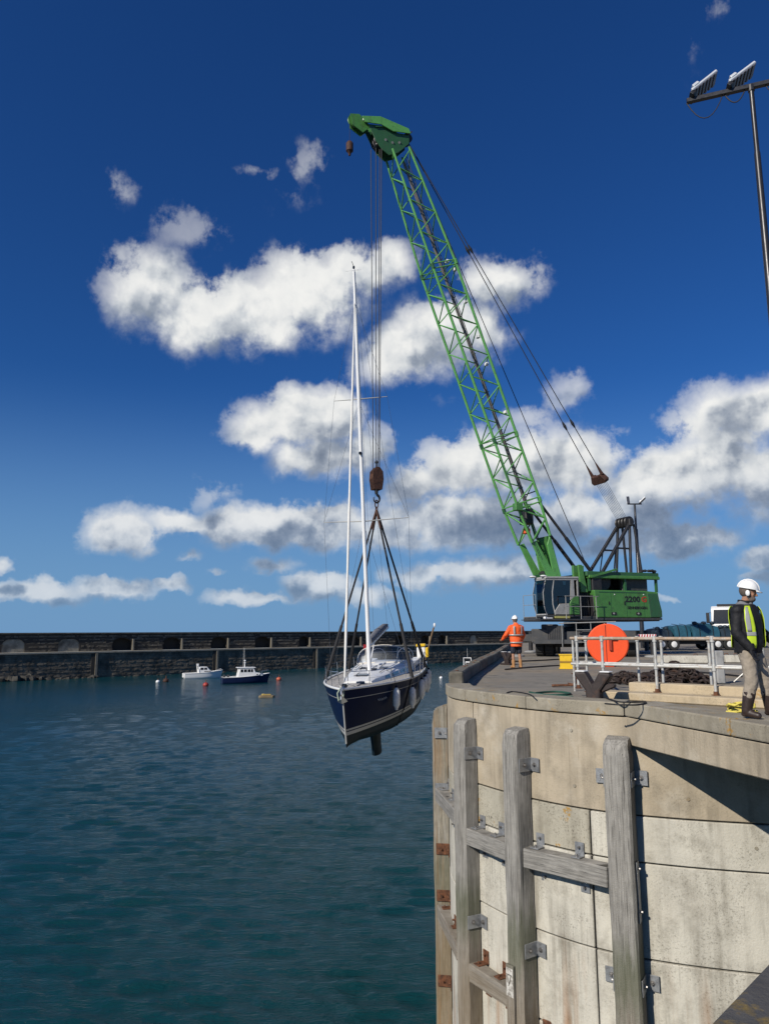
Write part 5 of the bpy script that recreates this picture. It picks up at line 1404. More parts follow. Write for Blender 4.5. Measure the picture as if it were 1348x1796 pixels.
def face_M(p, fwd, s=1.):
    f = Vector((fwd[0], fwd[1], 0)).normalized(); l = Vector((-f.y, f.x, 0))
    return Matrix.Translation(p) @ Matrix((f, l, Vector((0, 0, 1)))).transposed().to_4x4() @ Matrix.Scale(s, 4)

M_BLKJ = mat('black_softshell', (.0055, .0055, .008), .75, var=.3, vs=9, bump=.2, bs=30)
M_KHAKI = mat('khaki_work_trousers', (.30, .255, .20), .85, var=.16, vs=9, bump=.35, bs=22, dirt=((.18, .15, .115), 6, .5, .7, .5))
M_BROWNB = mat('dark_brown_boot', (.035, .022, .018), .5, var=.3, vs=14)
M_LIME = mat('lime_vest', (.52, .70, .03), .7, var=.08, vs=10)
M_TAPE = mat('reflective_tape', (.40, .40, .38), .4, .2, var=.06)
# worker in the open lime vest, walking along the coping
wp_ = at_z(1318, 1258, .10); wp_.x = 5.12; wp_.y = 10.62
W_M = face_M(Vector((wp_.x, wp_.y, .10)), (.62, -.78), 1.04)
Jm = dict(head=(.05, .0, 1.665), lsh=(-.02, .19, 1.41), lel=(.04, .27, 1.15), lwr=(.22, .30, .98), rsh=(-.02, -.19, 1.41), rel=(-.04, -.25, 1.13), rwr=(.12, -.20, .92),
          lhp=(0, .09, .93), lkn=(.10, .17, .52), lan=(.10, .24, .10), ltoe=(.24, .29, .045), rhp=(0, -.09, .93), rkn=(.06, -.12, .51), ran=(-.03, -.14, .10), rtoe=(.12, -.14, .045), boot=.24, hem=.85)
Jm['rhd'] = (.25, .05, -.9)
wk, pfm, jo, ln = person('person', W_M, 'worker in white helmet, black jacket, open lime vest and khaki trousers, walking on the coping', Jm, M_BLKJ, M_KHAKI, M_BROWNB, .0125, yaw=.42, pitch=.22, bulk=.022, tall=True)
D_ = R_
for sg in (1, -1):
    tf = (lambda z, sg=sg: (sg * R_(31 + 5 * max(0, z - 1.2) / .3), sg * R_(63 - 8 * max(0, z - 1.3) / .2)))
    patch(W_M, wk, 'vest_front', M_LIME, .92, 1.475, 0, 0, .065, ln, tf=tf)
    patch(W_M, wk, 'reflective_band', M_TAPE, 1.08, 1.13, sg * R_(31), sg * R_(63), .072, ln, thick=.004)
    tf2 = (lambda z, sg=sg: (sg * R_(45), sg * R_(60 - 8 * max(0, z - 1.3) / .2)))
    patch(W_M, wk, 'reflective_brace', M_TAPE, 1.135, 1.46, 0, 0, .072, ln, tf=tf2, thick=.004)
patch(W_M, wk, 'vest_back', M_LIME, .92, 1.48, R_(138), R_(222), .065, ln)
patch(W_M, wk, 'reflective_band', M_TAPE, 1.08, 1.13, R_(140), R_(220), .072, ln, thick=.004)
be = MB(W_M); be.ball(pfm(.055, 0, -.085), (.055, .056, .045), 12, 8); be.ball(pfm(.03, 0, -.06), (.058, .066, .04), 12, 8); remesh(be.build('beard', mat('grey_beard', (.13, .105, .09), .9, var=.4, vs=50), wk, fix=False), .011, 1)
gl = MB(W_M); hand(gl, Vector(Jm['rwr']), Vector(Jm['rhd']), 'r', 1.2); gl.tube([Vector(Jm['rwr']) + Vector((0, 0, .06)), Vector(Jm['rwr']) + Vector((.01, 0, -.03))], .045, 10); remesh(gl.build('work_glove', M_BLKJ, wk, fix=False), .009, 1)
MB(W_M).ball(pfm(0, -.088, -.015), (.032, .018, .042), 10, 8).build('ear_defender', M_HELM, wk, smooth=60)
MB(W_M).tube([ln(Vector((-.02, 0, 1.5))) + Vector((.085 * math.cos(a), .085 * math.sin(a), .02 * math.sin(a * 3))) for a in np.linspace(0, 2 * math.pi, 17)[:-1]], .032, 8, closed=True).build('neck_scarf', M_CANVASG, wk, smooth=60)
MB(W_M).box(Vector((-.05, -.262, 1.28)), (.06, .012, .03)).build('sleeve_badge', mat('red_white_badge', (.6, .25, .25), .6), wk)
MB(W_M).box((.03, -.115, 1.0), (.02, .1, .02)).box((.03, .0, 1.0), (.22, .36, .04)).build('belt', M_BLKJ, wk)

# worker in orange seen from behind
M_ORJ = mat('orange_hi_vis', (.88, .12, .02), .7, var=.06, vs=9, bump=.2, bs=20)
M_NAVS = mat('navy_shorts', (.012, .016, .03), .8, var=.3, vs=9)
M_TANB = mat('tan_boot', (.38, .19, .07), .7, var=.2, vs=16)
op = at_z(906, 1172, 0.)
O_M = face_M(Vector((op.x, op.y, 0)), (-.25, .97), 1.02)
Jo = dict(head=(.03, .01, 1.655), lsh=(-.02, .20, 1.40), lel=(.08, .34, 1.15), lwr=(.30, .38, .99), rsh=(-.02, -.20, 1.40), rel=(.02, -.30, 1.14), rwr=(.14, -.26, .92),
          lhp=(0, .10, .92), lkn=(.02, .12, .50), lan=(-.02, .13, .10), ltoe=(.12, .15, .045), rhp=(0, -.10, .92), rkn=(.02, -.12, .50), ran=(-.02, -.14, .10), rtoe=(.12, -.16, .045), boot=.16, hem=.74)
owk, pfo, jo2, ln2 = person('person', O_M, 'worker in orange jacket, dark shorts and white helmet standing at the quay edge', Jo, M_ORJ, M_NAVS, M_TANB, .017, shorts=True, bulk=.03)
for z in (.86, 1.12): patch(O_M, owk, 'reflective_band', M_TAPE, z, z + .045, R_(95), R_(265), .082, ln2, n=14, mm=2, thick=.006)
for a in (150, 210): patch(O_M, owk, 'reflective_brace', M_TAPE, 1.17, 1.45, R_(a - 7), R_(a + 7), .08, ln2, n=3, thick=.006)
# crane driver in the cab
S_M = face_M(CM @ Vector((2.02, .97, 1.98)), (ch.x, ch.y), .95)
def ln3(p): return p + Vector((0, 0, -.30))
Js = dict(head=(.03, 0, 1.37), lean=ln3, lsh=(0, .19, 1.10), lel=(.16, .26, .88), lwr=(.40, .22, .86), rsh=(0, -.19, 1.10), rel=(.16, -.26, .88), rwr=(.40, -.22, .86),
          lhp=(0, .1, .63), lkn=(.42, .12, .66), lan=(.46, .13, .28), ltoe=(.6, .14, .22), rhp=(0, -.1, .63), rkn=(.42, -.12, .66), ran=(.46, -.13, .28), rtoe=(.6, -.14, .22), boot=.16, hem=.9)
person('person', S_M, 'crane driver in orange jacket seated inside the green crane cab', Js, M_ORJ, M_NAVS, M_BROWNB, .02, yaw=.3)

# ------------------------------------------------------------------ things on the quay
M_TUBE = mat('galvanised_tube', (.52, .52, .49), .5, .35, var=.15, vs=12, dirt=((.30, .20, .12), 9, .52, .7, .6))
M_TUBE_T = mat('worn_top_rail', (.36, .27, .19), .6, .3, var=.3, vs=7, dirt=((.45, .44, .42), 5, .5, .6, .7))
# two-step plinth under the railing
RA = Vector((4.42, 14.95, 0)); RB = Vector((6.02, 13.5, 0)); rd = (RB - RA).normalized(); rn = Vector((rd.y, -rd.x, 0))   # rn: towards the camera
def rl(t, n, z): p = RA + rd * t + rn * n; return Vector((p.x, p.y, z))
step = thing('stair_plinth', rl(1.5, 0, 0), 'sandy two-step concrete plinth under the tube railing', 'plinth')
MB().prism([(-.25, .40), (6.5, .40), (6.5, -.05), (-.25, -.05)], .004, .15, lambda a, b, t: rl(a, b, t)).build('lower_step', M_CONC_STEP, step, bevel=.02)
MB().prism([(.35, -.055), (6.5, -.055), (6.5, -.42), (.35, -.42)], .004, .31, lambda a, b, t: rl(a, b, t)).build('upper_step', M_CONC_STEP, step, bevel=.02)
def t_px(px, n, z):
    best = None
    for t in np.arange(-1.5, 6.4, .01):
        e = abs(proj(rl(t, n, z))[0] - px)
        if best is None or e < best[0]: best = (e, t)
    return best[1]
def tube_rail(label, n, pxs, z0, z1, zm, ta, tb, topm):
    r = thing('tube_railing', rl(ta, n, z0), label, 'railing')
    for px in pxs:
        t = t_px(px, n, .7)
        po = MB().cyl(rl(t, n, z0), rl(t, n, z1), .027, n=10).build('post', M_TUBE, r, smooth=50)
        for z in (z1, zm): MB().cyl(rl(t, n, z - .06), rl(t, n, z + .05), .042, n=10).ball(rl(t, n, z), .045, 8, 6).build('clamp', M_TUBE, po, smooth=50)
        MB().cyl(rl(t, n, z0), rl(t, n, z0 + .07), .045, .04, 10).box(rl(t, n, z0 + .008), (.12, .12, .014)).build('post_foot', M_RUST, po)
    MB().cyl(rl(ta, n, z1), rl(tb, n, z1), .034, n=10).build('top_rail', topm, r, smooth=50)
    MB().cyl(rl(ta, n, zm), rl(tb, n, zm), .027, n=10).build('mid_rail', M_TUBE, r, smooth=50)
    return r
ta = t_px(1010, 0, .7)
near_r = tube_rail('galvanised tube railing on the lower plinth step with a worn brown top rail', 0.02, (1012, 1056, 1149, 1251, 1338), .15, 1.15, .64, ta - .1, 6.3, M_TUBE_T)
far_r = tube_rail('galvanised tube railing standing on the deck behind the plinth', -1.05, (1028, 1118, 1160, 1244, 1330), .0, 1.14, .62, t_px(1005, -1.05, .7), 6.3, M_TUBE)
for z in (1.15, .64): MB().cyl(rl(ta, .02, z), rl(t_px(1005, -1.05, .7), -1.05, z - .015), .028, n=8).build('end_rail', M_TUBE, near_r, smooth=50)
tb_ = t_px(1005, -1.05, .7); MB().cyl(rl(tb_, -1.05, 0), rl(tb_, -1.05, 1.14), .027, n=8).build('post', M_TUBE, far_r, smooth=50)
# bollards
M_BOLL = mat('dark_iron_bollard', (.035, .026, .024), .65, .2, var=.3, vs=9, dirt=((.10, .05, .03), 6, .52, .7, .7), bump=.2)
def bollard(p, ang, s, label):
    b = thing('mooring_bollard', p, label, 'bollard', 'mooring bollards on the quay')
    M = Matrix.Translation(p) @ Matrix.Rotation(ang, 4, 'Z') @ Matrix.Scale(s, 4)
    MB(M).prism([(-.34, -.2), (.34, -.2), (.34, .2), (-.34, .2)], .0, .07).build('base_plate', M_BOLL, b, bevel=.02)
    bm_ = MB(M)
    bm_.prism([(-.14, .05), (.14, .05), (.15, .22), (.36, .5), (.36, .56), (.14, .58), (0, .34), (-.14, .58), (-.36, .56), (-.36, .5), (-.15, .22)], -.11, .11, lambda a, c, t: (a, t, c))
    bm_.build('horns', M_BOLL, b, bevel=.035, seg=2)
    for sx in (-1, 1): MB(M).box((sx * .25, 0, .585), (.2, .2, .025)).build('horn_cap', M_WHITEP, b, bevel=.01)
    MB(M).prism([(.15, .18), (.42, .30), (.44, .36), (.15, .36)], -.05, .05, lambda a, c, t: (a, t, c)).build('side_horn', M_BOLL, b, bevel=.02)
bp_ = at_z(1019, 1233, .10); bollard(Vector((3.86, 14.05, 0.)), R_(-38), .95, 'dark iron twin-horned bollard with white caps beside the plinth')
bq = at_z(890, 1166, 0); bollard(bq, R_(-60), .85, 'dark iron bollard on the quay edge beside the worker in orange')
# yellow steel chock
yp = at_z(994, 1173, 0)
yb = thing('yellow_beam_stand', yp, 'yellow steel beam stand on the deck behind the railing end', 'stand')
MY = Matrix.Translation(yp) @ Matrix.Rotation(R_(-12), 4, 'Z')
MB(MY).prism([(-.24, 0), (.24, 0), (.24, .09), (.16, .17), (.16, .34), (.24, .42), (.24, .5), (-.24, .5), (-.24, .42), (-.24, .09)], -.3, .3, lambda a, c, t: (a, t, c)).build('beam', M_YELLOW, yb, bevel=.015)
MB(MY).box((0, -.31, .25), (.5, .02, .06)).build('web_stiffener', mat('brown_stain', (.35, .2, .02), .7), yb)
for z in (.02, .48): MB(MY).box((0, 0, z), (.54, .64, .035)).build('flange', M_YELLOW, yb, bevel=.008)
# orange disc
dp = at_z(1067, 1169, 0)
M_DISC = mat('orange_red_disc', (.82, .085, .015), .5, var=.05, vs=4)
dc = thing('orange_disc', dp, 'large upright orange-red disc on a foot behind the tube railing', 'disc')
MD = Matrix.Translation(dp + Vector((0, 0, .82))) @ Matrix.Rotation(R_(-14), 4, 'Z') @ Matrix.Rotation(math.pi / 2, 4, 'X')
MB(MD).lathe([(.02, -.06), (.70, -.06), (.74, -.03), (.74, .03), (.70, .06), (.02, .06)], 48).build('plate', M_DISC, dc, smooth=30)
MB(MD).box((-.06, 0, .066), (.022, 1.38, .012)).build('seam', mat('dark_seam', (.12, .01, .01), .6), dc)
MB(MD).box((.10, -.02, .10), (.11, .46, .09)).box((.24, .18, .10), (.2, .09, .09)).build('handle', mat('dark_red_handle', (.3, .03, .01), .55), dc, bevel=.02)
MB(Matrix.Translation(dp) @ Matrix.Rotation(R_(-14), 4, 'Z')).box((0, 0, .06), (.36, .7, .12)).build('foot', M_DISC, dc, bevel=.02)
# heaps of rusty chain
def chain_heap(c, lx, ly, h, n, label, seed):
    r2 = random.Random(seed); mb = MB()
    for k in range(n):
        a = r2.uniform(0, 6.28); rr = math.sqrt(r2.random()); x = rr * math.cos(a); y = rr * math.sin(a)
        hz = h * max(0, 1 - rr ** 1.4) * r2.uniform(.55, 1.05)
        M = Matrix.Translation(c + rd * x * lx + rn * y * ly + Vector((0, 0, hz + .05))) @ Matrix.Rotation(r2.uniform(0, 6.28), 4, 'Z') @ Matrix.Rotation(r2.uniform(0, 3), 4, 'X')
        mb.tube([M @ Vector((.13 * math.cos(t), .075 * math.sin(t), 0)) for t in np.linspace(0, 2 * math.pi, 11)[:-1]], .026, 5, closed=True)
    o = thing('chain_heap', c, label, 'chain')
    MB().ball(c + Vector((0, 0, -.03)), (lx * .75, ly * .75, h * .7), 14, 8).build('heap_core', M_BLACK, o)
    tag(mb.build('chain_links', mat('old_chain_iron_%d' % seed, (.035, .024, .02), .7, .3, var=.5, vs=9, dirt=((.12, .06, .035), 7, .55, .7, .6)), o, smooth=60, fix=False), kind='stuff')
hp1 = at_z(1180, 1199, 0); chain_heap(hp1, .92, .6, .42, 230, 'tall heap of dark rusty chain on the deck behind the railing', 4)
hp2 = at_z(1105, 1200, 0); chain_heap(hp2, .85, .4, .20, 130, 'low dark heap of chain beside the tall chain heap', 5)
# rope on the deck
def rope(name, px, r, m, label, z=.02, seed=1):
    pts = []
    for (x, y, *zz) in px:
        p = at_z(x, y, zz[0] if zz else z); pts.append(Vector(p))
    out = []
    for i in range(len(pts) - 1):
        a = pts[max(i - 1, 0)]; b = pts[i]; c = pts[i + 1]; d = pts[min(i + 2, len(pts) - 1)]
        for k in range(6):
            t = k / 6; out.append(.5 * ((2 * b) + (c - a) * t + (2 * a - 5 * b + 4 * c - d) * t * t + (3 * b - 3 * c + d - a) * t ** 3))
    out.append(pts[-1])
    return tag(MB().tube(out, r, 6).build(name, m, None, smooth=60), label, 'rope')
M_GRNR = mat('green_rope', (.015, .07, .05), .85, var=.3, vs=30); M_BLKR = mat('black_cable', (.012, .012, .013), .7); M_YELR = mat('yellow_rope', (.62, .52, .10), .8, var=.25, vs=30)
rope('mooring_rope', [(928, 1214), (960, 1219), (1000, 1217), (975, 1213), (938, 1216), (985, 1221), (1004, 1222)], .022, M_GRNR, 'green mooring rope lying in a loop on the deck by the bollard', .02)
rope('black_cable', [(1058, 1222), (1085, 1231), (1130, 1231), (1120, 1236), (1085, 1236), (1060, 1234)], .014, M_BLKR, 'thin black cable looped on the coping before the plinth', .118)
rope('black_cable', [(888, 1215), (900, 1213), (925, 1217), (935, 1222)], .012, M_BLKR, 'short black line lying on the coping near the nose', .115)
rope('deck_hose', [(900, 1160), (950, 1158), (985, 1156), (1040, 1156)], .03, M_BLKR, 'black hose running across the deck behind the worker in orange', .035)
rope('deck_hose', [(885, 1174), (920, 1171), (960, 1168), (983, 1167)], .025, M_BLKR, 'black hose running to the yellow beam stand', .03)
rope('deck_hose', [(1110, 1190), (1180, 1178), (1240, 1180), (1300, 1186)], .025, M_BLKR, 'black hose running behind the chain heaps', .03)
mb = MB(); yc = at_z(1318, 1246, .10); r3 = random.Random(3)
yc = Vector((5.25, 11.35, 0.02))
for k in range(9):
    M = Matrix.Translation(yc + Vector((r3.uniform(-.1, .1), r3.uniform(-.08, .08), .03 + k * .022))) @ Matrix.Rotation(r3.uniform(0, 6), 4, 'Z') @ Matrix.Rotation(r3.uniform(-.35, .35), 4, 'X')
    mb.tube([M @ Vector((r3.uniform(.13, .2) * math.cos(t), .15 * math.sin(t), r3.uniform(-.02, .02))) for t in np.linspace(0, 2 * math.pi, 15)[:-1]], .017, 6, closed=True)
tag(mb.build('rope_coil', M_YELR, None, smooth=60), 'untidy coil of yellow rope on the deck beside the walking worker', 'rope')
# frayed end of rope and hook on the left of the bollard
gp_ = at_z(990, 1206, 0)
ga = thing('grapnel', gp_, 'rusty grapnel lying on the deck beside the twin-horned bollard', 'grapnel')
MB().tube([gp_ + Vector((-.28, .1, .04)), gp_ + Vector((.2, 0, .06))], .03, 7).build('shank', M_RUST, ga, smooth=60)
for k, (dx, dy, dz) in enumerate(((.25, .2, .05), (.28, -.15, .18), (.3, .05, .28))): MB().tube([gp_ + Vector((.2, 0, .06)), gp_ + Vector((dx, dy, dz)), gp_ + Vector((dx - .12, dy * 1.3, dz + .04))], [.03, .028, .012], 7).build('prong', M_RUST, ga, smooth=60)
# grey steel post and tie rod by the railing end
sp_ = at_z(1262, 1199, 0)
po = thing('steel_post', sp_, 'short grey square steel post behind the tube railings', 'post')
MB().box(sp_ + Vector((0, 0, .40)), (.2, .2, .8)).build('post_tube', M_GREYL, po, bevel=.02)
MB().box(sp_ + Vector((0, 0, .012)), (.34, .34, .024)).build('foot_plate', M_GREYD, po)
MB().cyl(sp_ + Vector((.2, -.3, .06)), sp_ + Vector((.62, -.35, .42)), .018, n=6).ball(sp_ + Vector((.62, -.35, .42)), .06, 8, 6).build('tie_rod', M_TUBE, po)
# concrete barriers
for (xa, xb, y, lab) in ((1148, 1238, 1163, 'long pale concrete barrier block behind the chain heaps'), (1268, 1296, 1162, 'short pale concrete block behind the grey steel post')):
    a = at_z(xa, y, 0); b = at_z(xb, y, 0); d = (b - a).normalized(); n = Vector((-d.y, d.x, 0)); L = (b - a).length
    cb = thing('concrete_barrier', a, lab, 'concrete block')
    MB().prism([(-.28, .01), (.28, .01), (.22, .30), (-.22, .30)], 0, L, lambda u, v, t: a + d * t + n * u + Vector((0, 0, v))).build('block', M_CONC_PALE, cb, bevel=.02)
    for f in (.2, .8): MB().tube([a + d * (L * f - .08) + Vector((0, 0, .29)), a + d * (L * f - .06) + Vector((0, 0, .36)), a + d * (L * f + .06) + Vector((0, 0, .36)), a + d * (L * f + .08) + Vector((0, 0, .29))], .014, 6).build('lifting_eye', M_RUST, cb)
# ------------------------------------------------------------------ lamp posts
M_POLE = mat('dark_lamp_pole', (.045, .045, .048), .35, .5, var=.2, vs=4)
M_LAMPW = mat('pale_lamp_housing', (.66, .68, .70), .4, .2, var=.06)
M_LED = mat('led_lens', (.10, .10, .12), .3, var=.2)
def floodlight(par, c, up_dir, face, s=1., nm='floodlight'):
    """housing with pale back, dark finned front and hinge bracket"""
    u = Vector(up_dir).normalized(); f = Vector(face); f = (f - u * f.dot(u)).normalized(); r = u.cross(f)
    Rm = Matrix((r, f, u)).transposed()
    hs_ = MB().box(c, (.30 * s, .06 * s, .70 * s), Rm).build(nm, M_LAMPW, par, bevel=.015 * s)
    MB().box(c + u * -.2 * s - f * .04 * s, (.33 * s, .07 * s, .15 * s), Rm).build('driver_box', M_LAMPW, hs_, bevel=.012 * s)
    for k in range(6): MB().box(c + f * .045 * s + u * (-.25 + .10 * k) * s, (.28 * s, .03 * s, .05 * s), Rm).build('fin', M_LED, hs_)
    MB().box(c + f * .035 * s, (.27 * s, .02 * s, .64 * s), Rm).build('lens', M_LED, hs_)
    MB().box(c - u * .36 * s + f * .04 * s, (.24 * s, .09 * s, .1 * s), Rm).build('hinge', M_POLE, hs_, bevel=.01)
    return hs_
PT = at_y(1316, 152, 12.6)
lp = thing('lamp_post', (PT.x, PT.y, 0), 'tall dark lamp post with twin pale floodlights rising beside the near worker', 'lamp post', 'quay lamp posts')
MB().tube([(PT.x, PT.y, 0), (PT.x, PT.y, 3), (PT.x, PT.y, PT.z - 1.4), (PT.x, PT.y, PT.z - 1.35), (PT.x, PT.y, PT.z)], [.10, .085, .055, .045, .045], 14).build('pole', M_POLE, lp, smooth=50)
MB().lathe([(.02, 0), (.2, 0), (.2, .03), (.12, .05), (.02, .05)], 14, Matrix.Translation((PT.x, PT.y, .004))).build('pole_base', M_POLE, lp)
aL = at_z(1203, 178, PT.z); aR = Vector((PT.x, PT.y, PT.z)) * 2 - aL
arm = MB().bar(aL, aR, .09, .09).build('cross_arm', M_POLE, lp, bevel=.008)
MB().cyl((PT.x, PT.y, PT.z - .1), (PT.x, PT.y, PT.z + .02), .06, n=12).build('arm_collar', M_POLE, lp)
ad = (aR - aL).normalized()
def fl_at(pxa, pxb, Yd, s):
    a = at_y(*pxa, Yd); b = at_y(*pxb, Yd); return a, b
for (f, tip) in ((.04, (1258, 131)), (.33, (1336, 108))):
    a = aL.lerp(aR, f) + Vector((0, 0, .1)); b = at_y(tip[0], tip[1], a.y + .05)
    u = (b - a).normalized(); floodlight(lp, a + u * .34, u, (.5, -.35, -.8), 1.)
for f in (.70, .96):
    a = aL.lerp(aR, f) + Vector((0, 0, .1)); u = Vector((.55, -.1, .6)).normalized(); floodlight(lp, a + u * .34, u, (.5, -.35, -.8), 1.)
def droop(a, b, sag, n=10): return [a.lerp(b, t) - Vector((0, 0, sag * 4 * t * (1 - t))) for t in np.linspace(0, 1, n)]
MB().tube(droop(aL + Vector((0, 0, -.04)), aL.lerp(aR, .29), .42), .010, 5).build('lamp_cable', M_BLKR, lp, smooth=60)
MB().tube(droop(aL.lerp(aR, .29), aL.lerp(aR, .46), .25), .012, 5).build('lamp_cable', M_BLKR, lp, smooth=60)
MB().tube(droop(aL.lerp(aR, .6), aL.lerp(aR, .8), .3), .010, 5).build('lamp_cable', M_BLKR, lp, smooth=60)
P2 = at_y(1112, 884, 57)
lp2 = thing('lamp_post', (P2.x, P2.y, 0), 'distant dark lamp post with two spread floodlights behind the crane gantry', 'lamp post', 'quay lamp posts')
MB().tube([(P2.x, P2.y, 0), (P2.x, P2.y, P2.z - 2.0), (P2.x, P2.y, P2.z - 1.95), (P2.x, P2.y, P2.z)], [.17, .13, .09, .08], 10).build('pole', M_POLE, lp2, smooth=50)
MB().bar((P2.x - .55, P2.y, P2.z), (P2.x + .55, P2.y, P2.z), .09, .09).build('cross_arm', M_POLE, lp2)
floodlight(lp2, Vector((P2.x - .5, P2.y, P2.z + .32)), (-.1, -.1, 1), (.2, -.9, -.2), .85); floodlight(lp2, Vector((P2.x + .62, P2.y, P2.z + .30)), (.75, -.1, .7), (.6, -.5, -.6), .9)

# ------------------------------------------------------------------ moored boats and floats
def hull_rings(L, B, F, rake=.5, n=16, tuck=.75):
    out = []
    for k in range(n + 1):
        f = k / n; x = -L / 2 + L * f
        b = B / 2 * (.86 + .14 * math.sin(min(1, f / .45) * math.pi / 2)) if f < .45 else B / 2 * max(.03, 1 - ((f - .45) / .55) ** 2.4)
        fz = F * (1 + .55 * f ** 2)
        xr = rake * max(0, (f - .55) / .45) ** 2
        out.append((x, b, fz, xr))
    return out
def boat(name, M, label, L, B, F, mh, mdeck, stripe=None):
    rt = thing(name, M.translation, label, 'boat')
    rows_p = []; mb = MB(M)
    R = hull_rings(L, B, F)
    for sd in (1, -1):
        mb.grid([[(x - xr * (1 - t) , sd * b * (.72 + .28 * t ** .6) if t > 0 else sd * b * .5, -.35 + (fz + .35) * t) for t in (0, .25, .5, .75, 1)] for x, b, fz, xr in R])
    x, b, fz, xr = R[0]
    mb.add([(x, -b * .5, -.35), (x, b * .5, -.35), (x, b, fz), (x, -b, fz)], [(0, 1, 2, 3)])
    h = mb.build('hull', mh, rt, smooth=50)
    for sd in (1, -1): MB(M).tube([(x, sd * b, fz + .02) for x, b, fz, xr in R], .06, 6).build('gunwale', stripe or mdeck, h, smooth=60)
    MB(M).grid([[(x, b * t, fz - .08) for t in (-1, 0, 1)] for x, b, fz, xr in R]).build('deck', mdeck, rt)
    return rt, R
def heading(p, q): d = Vector((q.x - p.x, q.y - p.y, 0)).normalized(); return Matrix((d, Vector((-d.y, d.x, 0)), Vector((0, 0, 1)))).transposed().to_4x4()
# navy cabin cruiser
a = at_z(391, 1203, ZW); b = at_z(468, 1193, ZW); mid = (a + b) / 2
b2 = mid + (b - mid).normalized() * 4
Lb = min(10.5, (b - a).length * .92)
ax = Vector((1, .38, 0)).normalized(); BM = Matrix.Translation((mid.x, mid.y, ZW)) @ heading(Vector(), ax)
M_NAVB = mat('navy_boat_paint', (.010, .018, .06), .35, var=.15, vs=1, spec=.3)
Lc = 8.6
c1, R1 = boat('cabin_cruiser', BM, 'navy hulled white cabin cruiser with wheelhouse mast moored in the harbour', Lc, 2.9, 1.05, M_NAVB, M_GEL)
wh = MB(BM).prism([(-1.7, 1.0), (2.9, 1.25), (2.3, 1.75), (1.55, 1.85), (1.15, 2.65), (-1.35, 2.65)], -1.05, 1.05, lambda u, v, t: (u, t, v)).build('wheelhouse', M_GEL, c1, bevel=.06)
MB(BM).prism([(-1.75, 2.66), (1.55, 2.66), (1.45, 2.80), (-1.7, 2.80)], -1.15, 1.15, lambda u, v, t: (u, t, v)).build('wheelhouse_roof', M_GEL, c1, bevel=.04)
for sd in (1, -1):
    for (x0, x1) in ((-1.2, -.75), (-.6, -.1), (.05, .55), (.65, 1.0)): MB(BM).box(((x0 + x1) / 2, sd * 1.056, 2.2), (x1 - x0, .02, .5)).build('cabin_window', M_WIN, wh)
    for x in (1.8, 2.3): MB(BM).box((x, sd * 1.056, 1.5), (.3, .02, .14)).build('porthole', M_WIN, wh)
MB(BM).add([(1.20, -.85, 2.55), (1.20, .85, 2.55), (1.50, .9, 1.98), (1.50, -.9, 1.98)], [(0, 1, 2, 3)]).build('windscreen', M_WIN, wh)
MB(BM).cyl((-.3, 0, 2.8), (-.3, 0, 3.9), .07, .05, 8).box((-.3, 0, 3.55), (.25, .7, .12)).ball((-.3, 0, 3.95), (.2, .2, .14), 10, 6).build('radar_mast', M_GEL, c1, smooth=40)
for y in (-.5, .5): MB(BM).cyl((-.5, y, 2.8), (-.5, y, 6.2), .022, .012, 5).build('aerial', M_GEL, c1)
MB(BM).tube([(2.6, .9, 1.3), (2.65, .85, 1.95), (3.9, .25, 2.2), (4.05, 0, 2.2), (3.9, -.25, 2.2), (2.65, -.85, 1.95), (2.6, -.9, 1.3)], .03, 6).build('bow_rail', M_STEEL, c1)
for x in (-3.9, -3.2): MB(BM).box((x, .3, 1.25), (.35, .5, .5)).build('deck_locker', M_GREYD, c1, bevel=.04)
MB(BM).tube([(4.2, 0, 1.45), (5.4, 0, .5), (7.2, .2, .0)], .025, 5).build('mooring_line', M_BLKR, c1)
# white motor boat
a = at_z(326, 1191, ZW); ax = Vector((1, .42, 0)).normalized(); mid = at_z(357, 1189, ZW)
WM = Matrix.Translation((mid.x, mid.y, ZW)) @ heading(Vector(), ax)
c2, R2 = boat('motor_boat', WM, 'small white motor boat with low wheelhouse moored beyond the navy cruiser', 7.6, 2.7, .95, M_GEL, M_GEL)
w2 = MB(WM).prism([(-1.1, .95), (2.0, 1.1), (1.1, 1.55), (.55, 2.2), (-.9, 2.25)], -.95, .95, lambda u, v, t: (u, t, v)).build('cuddy', M_GEL, c2, bevel=.06)
for sd in (1, -1):
    for (x0, x1) in ((-.8, -.2), (-.05, .5)): MB(WM).box(((x0 + x1) / 2, sd * .957, 1.85), (x1 - x0, .02, .42)).build('cabin_window', M_WIN, w2)
    MB(WM).box((.6, sd * .958, 1.33), (1.3, .02, .12)).build('side_window', M_WIN, w2)
MB(WM).add([(.62, -.8, 2.12), (.62, .8, 2.12), (1.10, .85, 1.62), (1.10, -.85, 1.62)], [(0, 1, 2, 3)]).build('windscreen', M_WIN, w2)
MB(WM).tube([(-1.0, -1.0, 1.0), (-1.25, -.9, 2.5), (-1.25, .9, 2.5), (-1.0, 1.0, 1.0)], .09, 8).box((-1.25, 0, 2.68), (.4, .5, .3)).build('radar_arch', M_GEL, c2, smooth=40)
MB(WM).box((-3.95, 0, .6), (.4, .5, .9)).build('outboard_motor', M_WHITEP, c2, bevel=.08)
MB(WM).tube([(1.9, .7, 1.2), (3.4, .2, 1.75), (3.6, 0, 1.78), (3.4, -.2, 1.75), (1.9, -.7, 1.2)], .025, 6).build('bow_rail', M_STEEL, c2)
